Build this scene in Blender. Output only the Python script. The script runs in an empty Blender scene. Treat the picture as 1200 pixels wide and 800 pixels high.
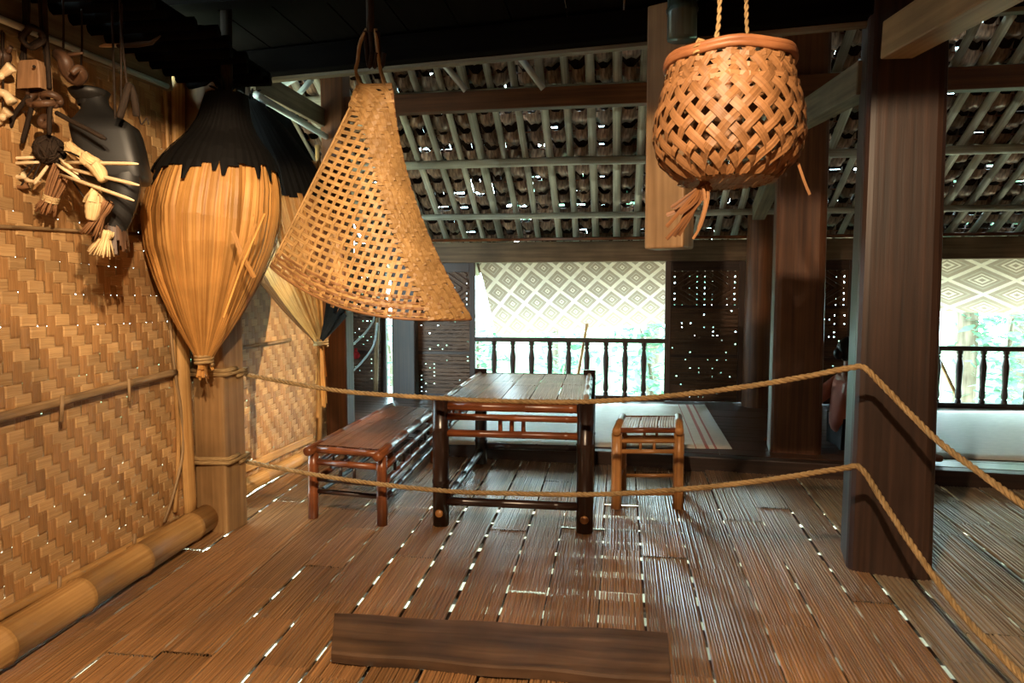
import bpy, math, random
from mathutils import Vector, Matrix, Euler
PI = math.pi
sin, cos = math.sin, math.cos
RND = random.Random(11)
SC = bpy.context.scene
COL = SC.collection

# ------------------------------------------------------------------ camera, world, lights, exposure
F, CH = 800.0, 1.4
PITCH = math.atan(54 / F)
YAW = math.atan(120 / math.hypot(F, 54))
cam_d = bpy.data.cameras.new('camera')
cam_d.sensor_width = 36.0
cam_d.lens = 36.0 * F / 1200
cam_d.clip_start = 0.05
cam = bpy.data.objects.new('camera', cam_d)
COL.objects.link(cam)
cam.location = (0, 0, CH)
cam.rotation_euler = (PI / 2 - PITCH, 0, YAW)
SC.camera = cam
SC.view_settings.view_transform = 'Standard'
SC.view_settings.look = 'None'
SC.view_settings.gamma = 1
SC.view_settings.use_curve_mapping = False
SC.view_settings.exposure = 0.12

world = bpy.data.worlds.new('world')
SC.world = world
world.use_nodes = True
bg = world.node_tree.nodes['Background']
bg.inputs[0].default_value = (0.64, 0.91, 1.0, 1)
bg.inputs[1].default_value = 17.0

def aim(loc, tgt):
    return (Vector(tgt) - Vector(loc)).to_track_quat('-Z', 'Y').to_euler()

def light(name, kind, loc, rot, energy, color, **kw):
    d = bpy.data.lights.new(name, kind)
    d.energy = energy
    d.color = color
    for k, v in kw.items():
        setattr(d, k, v)
    o = bpy.data.objects.new(name, d)
    o.location = loc
    o.rotation_euler = rot
    COL.objects.link(o)
    return o

SUN = light('sun', 'SUN', (0, 20, 20), aim((0, 0, 0), (-0.5, -0.14, -0.86)), 9.0, (1.0, 0.93, 0.82), angle=0.02)
LAMP = (-0.2, 0.5, 2.56)
light('ceiling_downlight', 'SPOT', LAMP, (0, 0, 0), 470, (1.0, 0.72, 0.45), spot_size=math.radians(174), spot_blend=0.04, shadow_soft_size=0.03)
L2 = (-0.85, 0.8, 2.48)
light('wall_spotlight', 'SPOT', L2, aim(L2, (-2.1, 3.9, 1.1)), 210, (1.0, 0.77, 0.50), spot_size=math.radians(46), spot_blend=0.7, shadow_soft_size=0.03)
L3 = (0.4, 4.9, 2.6)  # unseen spot, added to brighten the far bay of the left wall
light('added_corner_light', 'SPOT', L3, aim(L3, (-2.5, 4.95, 0.95)), 620, (1.0, 0.77, 0.50), spot_size=math.radians(34), spot_blend=0.6, shadow_soft_size=0.03)

# ------------------------------------------------------------------ pixel -> place helpers (1200 x 800 frame)
CM = Euler(cam.rotation_euler).to_matrix()
CP = Vector((0, 0, CH))

def ray(px, py):
    return CM @ Vector((px - 600, 400 - py, -F))

def atY(px, py, Y):
    d = ray(px, py)
    return CP + d * (Y / d.y)

def atZ(px, py, z=0.0):
    d = ray(px, py)
    return CP + d * ((z - CH) / d.z)

def onplane(px, py, p0, n):
    d = ray(px, py)
    return CP + d * ((p0 - CP).dot(n) / d.dot(n))

def lerp(a, b, t):
    return a + (b - a) * t

def interp(tab, x):
    if x <= tab[0][0]:
        return tab[0][1]
    for (x0, y0), (x1, y1) in zip(tab, tab[1:]):
        if x <= x1:
            return y0 + (y1 - y0) * (x - x0) / (x1 - x0)
    return tab[-1][1]

def smooth_path(pts, n=6):
    out = []
    P = [Vector(p) for p in pts]
    for i in range(len(P) - 1):
        p0, p1, p2, p3 = P[max(i - 1, 0)], P[i], P[i + 1], P[min(i + 2, len(P) - 1)]
        for k in range(n):
            t = k / n
            out.append(0.5 * ((2 * p1) + (p2 - p0) * t + (2 * p0 - 5 * p1 + 4 * p2 - p3) * t * t + (3 * p1 - p0 - 3 * p2 + p3) * t ** 3))
    out.append(P[-1].copy())
    return out

# ------------------------------------------------------------------ mesh builder
ORG = {}

class MB:
    def __init__(self):
        self.v, self.f, self.uv = [], [], []

    def grid(self, rows, us=None, vs=None, flip=False):
        b = len(self.v)
        n = len(rows[0])
        for r in rows:
            self.v += [Vector(p) for p in r]
        if us is None:
            us = [0]
            for k in range(1, n):
                us.append(us[-1] + (Vector(rows[0][k]) - Vector(rows[0][k - 1])).length)
        if vs is None:
            vs = [0]
            m = n // 2
            for k in range(1, len(rows)):
                vs.append(vs[-1] + (Vector(rows[k][m]) - Vector(rows[k - 1][m])).length)
        for i in range(len(rows) - 1):
            for j in range(n - 1):
                q = [b + i * n + j, b + i * n + j + 1, b + (i + 1) * n + j + 1, b + (i + 1) * n + j]
                w = [(us[j], vs[i]), (us[j + 1], vs[i]), (us[j + 1], vs[i + 1]), (us[j], vs[i + 1])]
                if flip:
                    q.reverse()
                    w.reverse()
                self.f.append(q)
                self.uv.append(w)

    def tube(self, path, r, seg=8, caps=True, u0=None, squash=1.0, up=None):
        path = [Vector(p) for p in path]
        n = len(path)
        rs = r if isinstance(r, (list, tuple)) else [r] * n
        t0 = (path[1] - path[0]).normalized()
        ref = Vector(up) if up else (Vector((0, 0, 1)) if abs(t0.z) < 0.9 else Vector((1, 0, 0)))
        nx = (ref - t0 * ref.dot(t0)).normalized()
        b = len(self.v)
        L = RND.uniform(0, 50) if u0 is None else u0
        vs = []
        for i in range(n):
            t = (path[min(i + 1, n - 1)] - path[max(i - 1, 0)]).normalized()
            nx = (nx - t * nx.dot(t))
            nx = nx.normalized() if nx.length > 1e-6 else t.orthogonal().normalized()
            ny = t.cross(nx)
            if i:
                L += (path[i] - path[i - 1]).length
            vs.append(L)
            for k in range(seg):
                a = 2 * PI * k / seg
                self.v.append(path[i] + nx * (cos(a) * rs[i] * squash) + ny * (sin(a) * rs[i]))
        circ = 2 * PI * max(rs)
        for i in range(n - 1):
            for k in range(seg):
                k2 = (k + 1) % seg
                self.f.append([b + i * seg + k, b + i * seg + k2, b + (i + 1) * seg + k2, b + (i + 1) * seg + k])
                ua, ub = circ * k / seg, circ * (k + 1) / seg
                self.uv.append([(ua, vs[i]), (ub, vs[i]), (ub, vs[i + 1]), (ua, vs[i + 1])])
        if caps:
            for ring, rev in ((0, True), (n - 1, False)):
                q = [b + ring * seg + k for k in range(seg)]
                w = [(0.01 * cos(2 * PI * k / seg), vs[ring] + 0.3 + 0.01 * sin(2 * PI * k / seg)) for k in range(seg)]
                if rev:
                    q.reverse()
                    w.reverse()
                self.f.append(q)
                self.uv.append(w)

    def bamboo(self, p0, p1, r, node=0.3, seg=10, taper=0.0, jit=0.0):
        p0, p1 = Vector(p0), Vector(p1)
        L = (p1 - p0).length
        path, rs = [p0], [r]
        d = RND.uniform(0.35, 0.9) * node
        while d < L - 0.02:
            k = d / L
            rr = r * (1 - taper * k)
            off = Vector((RND.uniform(-jit, jit), RND.uniform(-jit, jit), RND.uniform(-jit, jit)))
            c = p0.lerp(p1, k) + off
            e = (p1 - p0).normalized()
            w = min(0.012, r * 0.4)
            for dd, m in ((-w, 1.0), (-w * 0.35, 1.09), (0, 1.02), (w * 0.35, 1.1), (w, 1.0)):
                path.append(c + e * dd)
                rs.append(rr * m)
            d += node * RND.uniform(0.85, 1.15)
        path.append(p1)
        rs.append(r * (1 - taper))
        self.tube(path, rs, seg)

    def box(self, c, s, M=None, uvo=None):
        c = Vector(c)
        M = M or Matrix.Identity(3)
        hx, hy, hz = s[0] / 2, s[1] / 2, s[2] / 2
        ax = [(hx, 0), (hy, 1), (hz, 2)]
        lng = max(range(3), key=lambda k: s[k])
        o = RND.uniform(0, 30) if uvo is None else uvo
        for a in range(3):
            for sg in (-1, 1):
                b1, b2 = [k for k in range(3) if k != a]
                if b2 != lng and b1 == lng:
                    b1, b2 = b2, b1
                pts, uv = [], []
                for (s1, s2) in ((-1, -1), (1, -1), (1, 1), (-1, 1)):
                    p = [0, 0, 0]
                    p[a] = sg * s[a] / 2
                    p[b1] = s1 * s[b1] / 2
                    p[b2] = s2 * s[b2] / 2
                    pts.append(c + M @ Vector(p))
                    uv.append((p[b1] + o + a, p[b2] + o))
                n = (pts[1] - pts[0]).cross(pts[2] - pts[0])
                out = M @ Vector([sg if k == a else 0 for k in range(3)])
                q = list(range(len(self.v), len(self.v) + 4))
                if n.dot(out) < 0:
                    q.reverse()
                    uv.reverse()
                self.v += pts
                self.f.append(q)
                self.uv.append(uv)

    def beam(self, p0, p1, w, h, up=(0, 0, 1)):
        p0, p1 = Vector(p0), Vector(p1)
        y = (p1 - p0)
        L = y.length
        y = y.normalized()
        z = Vector(up)
        z = (z - y * z.dot(y)).normalized()
        x = y.cross(z)
        M = Matrix((x, y, z)).transposed()
        self.box((p0 + p1) / 2, (w, L, h), M)

    def ribbon(self, path, nrm, width, crown=0.0, voff=None, ws=None):
        """flat strip following path, facing nrm (a vector, or one per point)"""
        rows = []
        n = len(path)
        path = [Vector(p) for p in path]
        for i in range(n):
            N = Vector(nrm[i] if isinstance(nrm, list) else nrm).normalized()
            t = (path[min(i + 1, n - 1)] - path[max(i - 1, 0)]).normalized()
            s = t.cross(N).normalized()
            w = ws[i] if ws else width
            if crown:
                rows.append([path[i] - s * w / 2, path[i] + N * crown, path[i] + s * w / 2])
            else:
                rows.append([path[i] - s * w / 2, path[i] + s * w / 2])
        o = RND.uniform(0, 40) if voff is None else voff
        vs = [o]
        for k in range(1, n):
            vs.append(vs[-1] + (path[k] - path[k - 1]).length)
        us = [0, width / 2, width] if crown else [0, width]
        us = [u + o * 3.1 for u in us]
        self.grid(rows, us, vs)

    def lathe(self, prof, seg=24, c=(0, 0), ax=None, caps=True, wob=None):
        """prof: (radius, z); ax(z) -> centre"""
        rows = []
        for i, (r, z) in enumerate(prof):
            cx = ax(z) if ax else Vector((c[0], c[1], 0))
            rows.append([Vector((cx[0] + r * (wob(2 * PI * k / seg, z) if wob else 1) * cos(2 * PI * k / seg),
                                 cx[1] + r * (wob(2 * PI * k / seg, z) if wob else 1) * sin(2 * PI * k / seg), z)) for k in range(seg + 1)])
        self.grid(rows)

    def sphere(self, c, r, seg=10, rings=6, s=(1, 1, 1), M=None):
        rows = []
        c = Vector(c)
        for i in range(rings + 1):
            th = PI * i / rings
            row = []
            for k in range(seg + 1):
                a = 2 * PI * k / seg
                p = Vector((r * s[0] * sin(th) * cos(a), r * s[1] * sin(th) * sin(a), r * s[2] * cos(th)))
                row.append(c + (M @ p if M else p))
            rows.append(row)
        self.grid(rows, flip=True)

    def build(self, name, mat, parent=None, smooth=False, kind=None, label=None, cat=None, group=None, bevel=0, solid=0, subsurf=0):
        if parent is not None:
            org = ORG[parent.name]
        else:
            xs = [p.x for p in self.v]
            ys = [p.y for p in self.v]
            org = Vector(((min(xs) + max(xs)) / 2, (min(ys) + max(ys)) / 2, min(p.z for p in self.v)))
        me = bpy.data.meshes.new(name)
        me.from_pydata([p - org for p in self.v], [], self.f)
        ul = me.uv_layers.new(name='UVMap')
        flat = []
        for w in self.uv:
            for a in w:
                flat += [a[0], a[1]]
        ul.data.foreach_set('uv', flat)
        if smooth:
            me.polygons.foreach_set('use_smooth', [True] * len(me.polygons))
        me.materials.append(mat)
        me.update()
        o = bpy.data.objects.new(name, me)
        COL.objects.link(o)
        ORG[o.name] = org
        if parent is not None:
            o.parent = parent
        else:
            o.location = org
        if bevel:
            m = o.modifiers.new('bevel', 'BEVEL')
            m.width = bevel
            m.segments = 2
            m.limit_method = 'ANGLE'
            # each box face has its own corners: weld them first
            w = o.modifiers.new('weld', 'WELD')
            w.merge_threshold = 0.0002
            o.modifiers.move(1, 0)
        if solid:
            m = o.modifiers.new('solid', 'SOLIDIFY')
            m.thickness = solid
        if subsurf:
            m = o.modifiers.new('sub', 'SUBSURF')
            m.levels = m.render_levels = subsurf
        tag(o, label, cat, group, kind)
        return o

def tag(o, label=None, cat=None, group=None, kind=None):
    if label: o['label'] = label
    if cat: o['category'] = cat
    if group: o['group'] = group
    if kind: o['kind'] = kind
    return o

def thing(name, loc, label, cat, group=None, kind=None):
    o = bpy.data.objects.new(name, None)
    o.empty_display_size = 0.1
    COL.objects.link(o)
    o.location = Vector(loc)
    ORG[o.name] = Vector(loc)
    return tag(o, label, cat, group, kind)

# ------------------------------------------------------------------ materials
def lin(c):
    return tuple(((x / 255) / 12.92 if x / 255 <= 0.04045 else ((x / 255 + 0.055) / 1.055) ** 2.4) for x in c) + (1,)

MATS = {}

def mat(name, c1, c2, scale=(55, 2.2), rough=0.6, spec=0.4, bump=0.3, rnd=0.15, dirt=0.35, dirt_scale=2.0, transl=0.0, fine=0.0, contrast=0.25, coat=0):
    """grain along the UV's v axis, brightness differing from object to object"""
    m = bpy.data.materials.new(name)
    m.use_nodes = True
    nt = m.node_tree
    N, Lk = nt.nodes, nt.links
    bs = N['Principled BSDF']
    bs.inputs['Roughness'].default_value = rough
    bs.inputs['Specular IOR Level'].default_value = spec
    if coat:
        bs.inputs['Coat Weight'].default_value = coat
        bs.inputs['Coat Roughness'].default_value = 0.25
    uv = N.new('ShaderNodeUVMap')
    mp = N.new('ShaderNodeMapping')
    mp.inputs['Scale'].default_value = (scale[0], scale[1], 1)
    Lk.new(uv.outputs[0], mp.inputs[0])
    no = N.new('ShaderNodeTexNoise')
    no.inputs['Scale'].default_value = 1
    no.inputs['Detail'].default_value = 3
    Lk.new(mp.outputs[0], no.inputs['Vector'])
    rp = N.new('ShaderNodeValToRGB')
    rp.color_ramp.elements[0].position = 0.5 - contrast
    rp.color_ramp.elements[1].position = 0.5 + contrast
    rp.color_ramp.elements[0].color = lin(c1)
    rp.color_ramp.elements[1].color = lin(c2)
    Lk.new(no.outputs['Fac'], rp.inputs[0])
    # dirt by position
    tc = N.new('ShaderNodeTexCoord')
    n2 = N.new('ShaderNodeTexNoise')
    n2.inputs['Scale'].default_value = dirt_scale
    n2.inputs['Detail'].default_value = 4
    Lk.new(tc.outputs['Object'], n2.inputs['Vector'])
    mr = N.new('ShaderNodeMapRange')
    mr.inputs['From Min'].default_value = 0.3
    mr.inputs['From Max'].default_value = 0.7
    mr.inputs['To Min'].default_value = 1 - dirt
    mr.inputs['To Max'].default_value = 1 + dirt * 0.3
    Lk.new(n2.outputs['Fac'], mr.inputs['Value'])
    oi = N.new('ShaderNodeObjectInfo')
    mo = N.new('ShaderNodeMapRange')
    mo.inputs['To Min'].default_value = 1 - rnd
    mo.inputs['To Max'].default_value = 1 + rnd
    Lk.new(oi.outputs['Random'], mo.inputs['Value'])
    mu = N.new('ShaderNodeMath')
    mu.operation = 'MULTIPLY'
    Lk.new(mr.outputs[0], mu.inputs[0])
    Lk.new(mo.outputs[0], mu.inputs[1])
    mx = N.new('ShaderNodeMix')
    mx.data_type = 'RGBA'
    mx.blend_type = 'MULTIPLY'
    mx.inputs[0].default_value = 1
    Lk.new(rp.outputs[0], mx.inputs[6])
    Lk.new(mu.outputs[0], mx.inputs[7])
    Lk.new(mx.outputs[2], bs.inputs['Base Color'])
    if bump:
        bp = N.new('ShaderNodeBump')
        bp.inputs['Strength'].default_value = bump
        bp.inputs['Distance'].default_value = 0.004
        Lk.new(no.outputs['Fac'], bp.inputs['Height'])
        Lk.new(bp.outputs[0], bs.inputs['Normal'])
    if transl:
        tr = N.new('ShaderNodeBsdfTranslucent')
        Lk.new(mx.outputs[2], tr.inputs[0])
        ms = N.new('ShaderNodeMixShader')
        ms.inputs[0].default_value = transl
        Lk.new(bs.outputs[0], ms.inputs[1])
        Lk.new(tr.outputs[0], ms.inputs[2])
        Lk.new(ms.outputs[0], N['Material Output'].inputs[0])
    MATS[name] = m
    return m

M_FLOOR = mat('floor_bamboo', (104, 72, 44), (186, 138, 90), (130, 1.6), 0.3, 0.5, 0.2, 0.22, 0.35, 1.3, coat=0.9)
M_FLOOR_GLARE = mat('floor_bamboo_glare', (104, 82, 60), (190, 164, 130), (130, 1.6), 0.36, 0.5, 0.3, 0.2, 0.35, 1.3, coat=0.6)  # paler copy for the right panels: window glare put into the colour
M_PLANK = mat('plank_weathered', (58, 42, 32), (108, 82, 60), (26, 1.6), 0.6, 0.3, 0.5, 0.05, 0.45, 4)
M_FLOOR2 = mat('platform_plank', (52, 32, 20), (92, 60, 40), (70, 1.6), 0.3, 0.5, 0.3, 0.2)
M_WEAVE_H = mat('weave_pale', (168, 128, 82), (212, 174, 122), (220, 3), 0.55, 0.35, 0.5, 0.2, 0.25, 2.5)
M_WEAVE_V = mat('weave_warm', (142, 100, 58), (194, 148, 96), (220, 3), 0.55, 0.35, 0.5, 0.2, 0.3, 2.5)
M_BAM_TAN = mat('bamboo_tan', (164, 118, 66), (208, 166, 106), (60, 1.5), 0.45, 0.4, 0.15, 0.12, 0.3, 3)
M_BAM_GREY = mat('bamboo_greyed', (120, 92, 62), (176, 146, 106), (60, 3), 0.6, 0.3, 0.4, 0.12, 0.3, 6)
M_BAM_RED = mat('bamboo_redbrown', (92, 46, 24), (158, 92, 52), (70, 1.8), 0.3, 0.5, 0.15, 0.15, 0.5, 5)
M_BAM_DARK = mat('bamboo_dark', (24, 16, 13), (58, 36, 27), (50, 1.8), 0.28, 0.5, 0.15, 0.15, 0.5, 4)
M_BAM_STOOL = mat('bamboo_honey', (140, 92, 50), (200, 144, 86), (60, 1.8), 0.35, 0.45, 0.15, 0.1, 0.35, 6)
M_SLAT = mat('slat_weathered', (164, 130, 104), (226, 192, 162), (240, 2.5), 0.34, 0.5, 0.3, 0.15, 0.3, 4, coat=0.5)
M_SLAT_R = mat('slat_redbrown', (118, 68, 38), (186, 122, 72), (240, 2.5), 0.33, 0.5, 0.5, 0.12, 0.35, 4)
M_BAM_GREEN = mat('bamboo_green_dark', (34, 50, 48), (76, 98, 94), (40, 1), 0.3, 0.5, 0.1, 0.1)
M_RAFT = mat('bamboo_rafter', (150, 148, 130), (212, 210, 192), (50, 1.2), 0.5, 0.4, 0.15, 0.25, 0.5, 1.5)
M_TIMBER = mat('timber_dark', (36, 26, 21), (74, 52, 41), (34, 1.0), 0.42, 0.4, 0.25, 0.1, 0.4, 1.6)
M_TIMBER2 = mat('timber_brown', (74, 44, 26), (128, 82, 50), (30, 1.0), 0.5, 0.35, 0.3, 0.1, 0.35, 2)
M_TIMBER_PALE = mat('timber_pale', (122, 92, 60), (172, 138, 98), (26, 1.2), 0.55, 0.35, 0.35, 0.1, 0.35, 2.5)
M_TIMBER_GREY = mat('timber_grey', (88, 76, 58), (142, 126, 102), (30, 1.2), 0.65, 0.3, 0.4, 0.1, 0.35, 2.5)
M_POST_TAN = mat('timber_tan', (128, 96, 60), (176, 138, 92), (30, 1.2), 0.6, 0.3, 0.4, 0.05, 0.35, 3)
M_BLACK_TIMBER = mat('black_timber', (6, 5, 5), (15, 12, 10), (30, 2), 0.95, 0.05, 0.3, 0.2)  # near-black timber for the loft, front tie beam and rack
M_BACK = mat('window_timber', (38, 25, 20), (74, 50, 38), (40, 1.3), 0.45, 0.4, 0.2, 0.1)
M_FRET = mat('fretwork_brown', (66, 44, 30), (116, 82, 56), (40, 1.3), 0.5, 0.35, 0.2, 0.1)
M_PLATE = mat('plate_timber', (84, 66, 48), (138, 112, 84), (30, 1.0), 0.6, 0.3, 0.35, 0.1, 0.4, 3)
M_THATCH_BACK = mat('thatch_back', (24, 17, 13), (60, 42, 31), (60, 6), 0.7, 0.2, 0.4, 0.3, 0.5, 8, 0.15)  # darker copy of the thatch: deep shade between the folds put into the colour
M_THATCH = mat('thatch_leaf', (62, 40, 30), (206, 166, 134), (45, 9), 0.3, 0.6, 0.4, 0.35, 0.5, 8, 0.3)
M_ROPE = mat('jute_rope', (116, 92, 60), (192, 160, 112), (160, 20), 0.85, 0.15, 0.6, 0.05, 0.3, 5)
M_CORD = mat('dark_cord', (24, 18, 14), (56, 42, 30), (160, 20), 0.8, 0.2, 0.5, 0.1)
M_LEAF = mat('palm_leaf', (170, 112, 52), (226, 170, 96), (130, 1.6), 0.5, 0.4, 0.6, 0.22, 0.3, 5, 0.08)
M_LEAF_DK = mat('palm_leaf_brown', (84, 50, 26), (150, 98, 52), (130, 1.6), 0.55, 0.35, 0.5, 0.25, 0.4, 5, 0.06)
M_LEAF_BLACK = mat('palm_leaf_black', (7, 6, 5), (16, 12, 9), (120, 2), 0.75, 0.2, 0.5, 0.2)
M_CANE = mat('cane_golden', (150, 110, 62), (200, 160, 104), (180, 4), 0.5, 0.4, 0.4, 0.12, 0.3, 9)
M_CANE_OR = mat('cane_orange', (108, 72, 42), (160, 115, 74), (160, 3), 0.5, 0.4, 0.4, 0.15, 0.3, 7)
M_BLACK = mat('black_pot', (16, 15, 14), (34, 32, 29), (20, 4), 0.5, 0.4, 0.15, 0.1)
M_STRAW = mat('straw_pale', (178, 142, 92), (232, 206, 156), (200, 4), 0.7, 0.25, 0.5, 0.15, 0.2, 20)
M_STRAW_BR = mat('straw_brown', (96, 64, 40), (156, 112, 74), (200, 4), 0.7, 0.25, 0.5, 0.15, 0.3, 20)
M_WOODBELL = mat('bell_wood', (118, 86, 58), (164, 126, 90), (60, 6), 0.65, 0.3, 0.3, 0.05)
M_HORN = mat('horn_brown', (52, 36, 26), (104, 74, 52), (40, 6), 0.5, 0.4, 0.3, 0.1)
M_QUILL = mat('quill_ivory', (196, 168, 124), (240, 220, 180), (40, 3), 0.4, 0.4, 0.1, 0.1, 0.1)
M_SKIN = mat('skin', (150, 98, 74), (178, 122, 94), (8, 8), 0.5, 0.4, 0.05, 0, 0.05)
M_HAIR = mat('hair_black', (8, 7, 7), (22, 18, 17), (120, 6), 0.4, 0.4, 0.3, 0)
M_SHIRT = mat('shirt_salmon', (176, 106, 90), (206, 138, 120), (40, 40), 0.85, 0.2, 0.3, 0, 0.2)
M_PANTS = mat('trousers_dark', (18, 17, 20), (36, 33, 36), (40, 40), 0.85, 0.2, 0.3, 0)
M_RED = mat('red_cloth', (120, 20, 22), (168, 34, 36), (40, 40), 0.8, 0.2, 0.2, 0)
M_EARTH = mat('earth', (168, 150, 122), (214, 198, 166), (1.5, 1.5), 0.95, 0.1, 0.2, 0, 0.3, 0.4)
M_GREEN = mat('leaf_green', (84, 140, 116), (170, 210, 176), (6, 6), 0.5, 0.4, 0.1, 0.25, 0.3, 2, 0.3)
M_GRASS = mat('grass', (70, 104, 76), (130, 160, 120), (3, 3), 0.9, 0.1, 0.2, 0, 0.3, 0.6)
M_TRUNK = mat('bark', (96, 84, 70), (150, 136, 118), (14, 2), 0.9, 0.15, 0.5, 0.2)
M_TUBE = mat('bamboo_bluegrey', (160, 176, 178), (214, 226, 226), (40, 1), 0.35, 0.5, 0.1, 0.1)

def mat_mat(name, ramp, p, q, stripes=None, transl=0.22, weave=90):
    """plaited mat: concentric diamonds from UV (metres)"""
    m = bpy.data.materials.new(name)
    m.use_nodes = True
    nt = m.node_tree
    N, Lk = nt.nodes, nt.links
    bs = N['Principled BSDF']
    bs.inputs['Roughness'].default_value = 0.55
    uv = N.new('ShaderNodeUVMap')
    sp = N.new('ShaderNodeSeparateXYZ')
    Lk.new(uv.outputs[0], sp.inputs[0])

    def M(op, a, b=None):
        n = N.new('ShaderNodeMath')
        n.operation = op
        for i, x in enumerate((a, b)):
            if x is None: continue
            if isinstance(x, (int, float)): n.inputs[i].default_value = x
            else: Lk.new(x, n.inputs[i])
        return n.outputs[0]
    if stripes is None:
        def tri(src, per):
            return M('ABSOLUTE', M('SUBTRACT', M('FRACT', M('DIVIDE', src, per)), 0.5))
        d = M('ADD', tri(sp.outputs[0], p), tri(sp.outputs[1], q))
        e = M('MINIMUM', d, M('SUBTRACT', 1.0, d))
        e = M('MULTIPLY', e, 2.0)
        # stepped like plaiting
        e = M('ADD', e, M('MULTIPLY', M('SUBTRACT', M('FRACT', M('MULTIPLY', sp.outputs[0], weave)), 0.5), 0.05))
    else:
        e = M('DIVIDE', sp.outputs[0], stripes)
    rp = N.new('ShaderNodeValToRGB')
    rp.color_ramp.interpolation = 'CONSTANT'
    els = rp.color_ramp.elements
    els[0].position, els[0].color = ramp[0][0], lin(ramp[0][1])
    els[1].position, els[1].color = ramp[1][0], lin(ramp[1][1])
    for pos, c in ramp[2:]:
        x = els.new(pos)
        x.color = lin(c)
    Lk.new(e, rp.inputs[0])
    no = N.new('ShaderNodeTexNoise')
    no.inputs['Scale'].default_value = 14
    no.inputs['Detail'].default_value = 4
    Lk.new(uv.outputs[0], no.inputs['Vector'])
    mr = N.new('ShaderNodeMapRange')
    mr.inputs['To Min'].default_value = 0.82
    mr.inputs['To Max'].default_value = 1.12
    Lk.new(no.outputs['Fac'], mr.inputs['Value'])
    mx = N.new('ShaderNodeMix')
    mx.data_type = 'RGBA'
    mx.blend_type = 'MULTIPLY'
    mx.inputs[0].default_value = 1
    Lk.new(rp.outputs[0], mx.inputs[6])
    Lk.new(mr.outputs[0], mx.inputs[7])
    Lk.new(mx.outputs[2], bs.inputs['Base Color'])
    tr = N.new('ShaderNodeBsdfTranslucent')
    Lk.new(mx.outputs[2], tr.inputs[0])
    ms = N.new('ShaderNodeMixShader')
    ms.inputs[0].default_value = transl
    Lk.new(bs.outputs[0], ms.inputs[1])
    Lk.new(tr.outputs[0], ms.inputs[2])
    Lk.new(ms.outputs[0], N['Material Output'].inputs[0])
    return m

WHT, TAU = (250, 240, 226), (180, 162, 144)
M_BLIND = mat_mat('blind_diamonds', [(0, TAU), (0.1, WHT), (0.2, TAU), (0.42, (214, 202, 184)), (0.5, TAU), (0.8, WHT)], 0.33, 0.33)
M_BLIND2 = mat_mat('blind_stars', [(0, TAU), (0.12, WHT), (0.24, TAU), (0.36, WHT), (0.44, TAU), (0.56, (200, 188, 168)), (0.66, TAU), (0.88, WHT)], 0.72, 0.5)
CRM = (214, 210, 196)
M_MAT = mat_mat('sleeping_mat', [(0, CRM), (0.05, (178, 110, 100)), (0.056, CRM), (0.078, (178, 110, 100)), (0.086, CRM), (0.12, (182, 120, 110)), (0.125, CRM)], 1, 1, stripes=2.4, transl=0)
M_MAT2 = mat_mat('sleeping_mat_pale', [(0, CRM), (0.9, (190, 190, 184))], 1, 1, stripes=2.4, transl=0)

# ------------------------------------------------------------------ frames of the house
def row1(X):   # Y of the front row of posts (left post, hung post, right pillar)
    return 4.06 + (X + 2.35) / 3.7 * -0.5

def row2(X):   # front of the raised floor
    return 5.86 + (X + 2.5) / 5.0 * -0.5

def row3(X):   # window wall
    return 8.46 + X * 0.0

WB = Vector((-2.40, 2.55, 0))
WD = Vector((-0.071, 1, 0)).normalized()
WN = Vector((WD.y, -WD.x, 0))      # out of the wall, into the room (+x)

def wall_pt(px, py, off=0.0):
    return onplane(px, py, WB + WN * off, WN)

def wall_sz(s, z, off=0.0):
    return WB + WD * s + WN * off + Vector((0, 0, z))

# ------------------------------------------------------------------ floor
floor = thing('floor', (0.5, 4, -0.03), 'flattened bamboo strip floor with daylight shining through its gaps', 'floor', kind='structure')

def fslope(X):
    return -0.075 + (X + 2.3) / 3.8 * 0.135

def fpt(X, Y, z):
    return Vector((X + fslope(X) * (Y - 4), Y, z))

def floor_panel(xa, xb, ya, yb, gap):
    mb = MB()
    w = xb - xa
    wide = xa > 1.25
    n = max(4, int(w / (0.02 if wide else 0.013)))
    edges = [0.0]
    for k in range(n):
        edges.append(edges[-1] + RND.uniform(0.6, 1.4))
    tot = edges[-1]
    dz = RND.uniform(-0.006, 0.006)
    tilt = RND.uniform(-0.004, 0.004)
    for k in range(n):
        a = xa + gap / 2 + (w - gap) * edges[k] / tot
        b = xa + gap / 2 + (w - gap) * edges[k + 1] / tot
        sl = RND.choice((0.0006, 0.001, 0.001, 0.0018, 0.004 if wide else 0.0026))
        a += sl / 2
        b -= sl / 2
        if b - a < 0.003: continue
        za = dz + RND.uniform(-0.0018, 0.0018)
        zb = dz + tilt + RND.uniform(-0.0018, 0.0018)
        cr = min(0.0045, (b - a) * 0.22)
        rows = []
        y0, y1 = ya - 0.001, yb + 0.001
        for t in (0, 0.5, 1):
            y = y0 + (y1 - y0) * t
            z = za + (zb - za) * t
            j = RND.uniform(-0.0012, 0.0012)
            rows.append([fpt(a + j, y, z - 0.012), fpt(a + j, y, z - 0.002), fpt(a + (b - a) * 0.3 + j, y, z - 0.002 + cr), fpt(a + (b - a) * 0.7 + j, y, z - 0.002 + cr), fpt(b + j, y, z - 0.002), fpt(b + j, y, z - 0.012)])
        o = RND.uniform(0, 30)
        mb.grid(rows, us=[o, o + .01, o + .015, o + .02, o + .025, o + .03], vs=[o + y0, o + (y0 + y1) / 2, o + y1])
    mb.build('bamboo_panel', M_FLOOR_GLARE if wide else M_FLOOR, floor)

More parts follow.
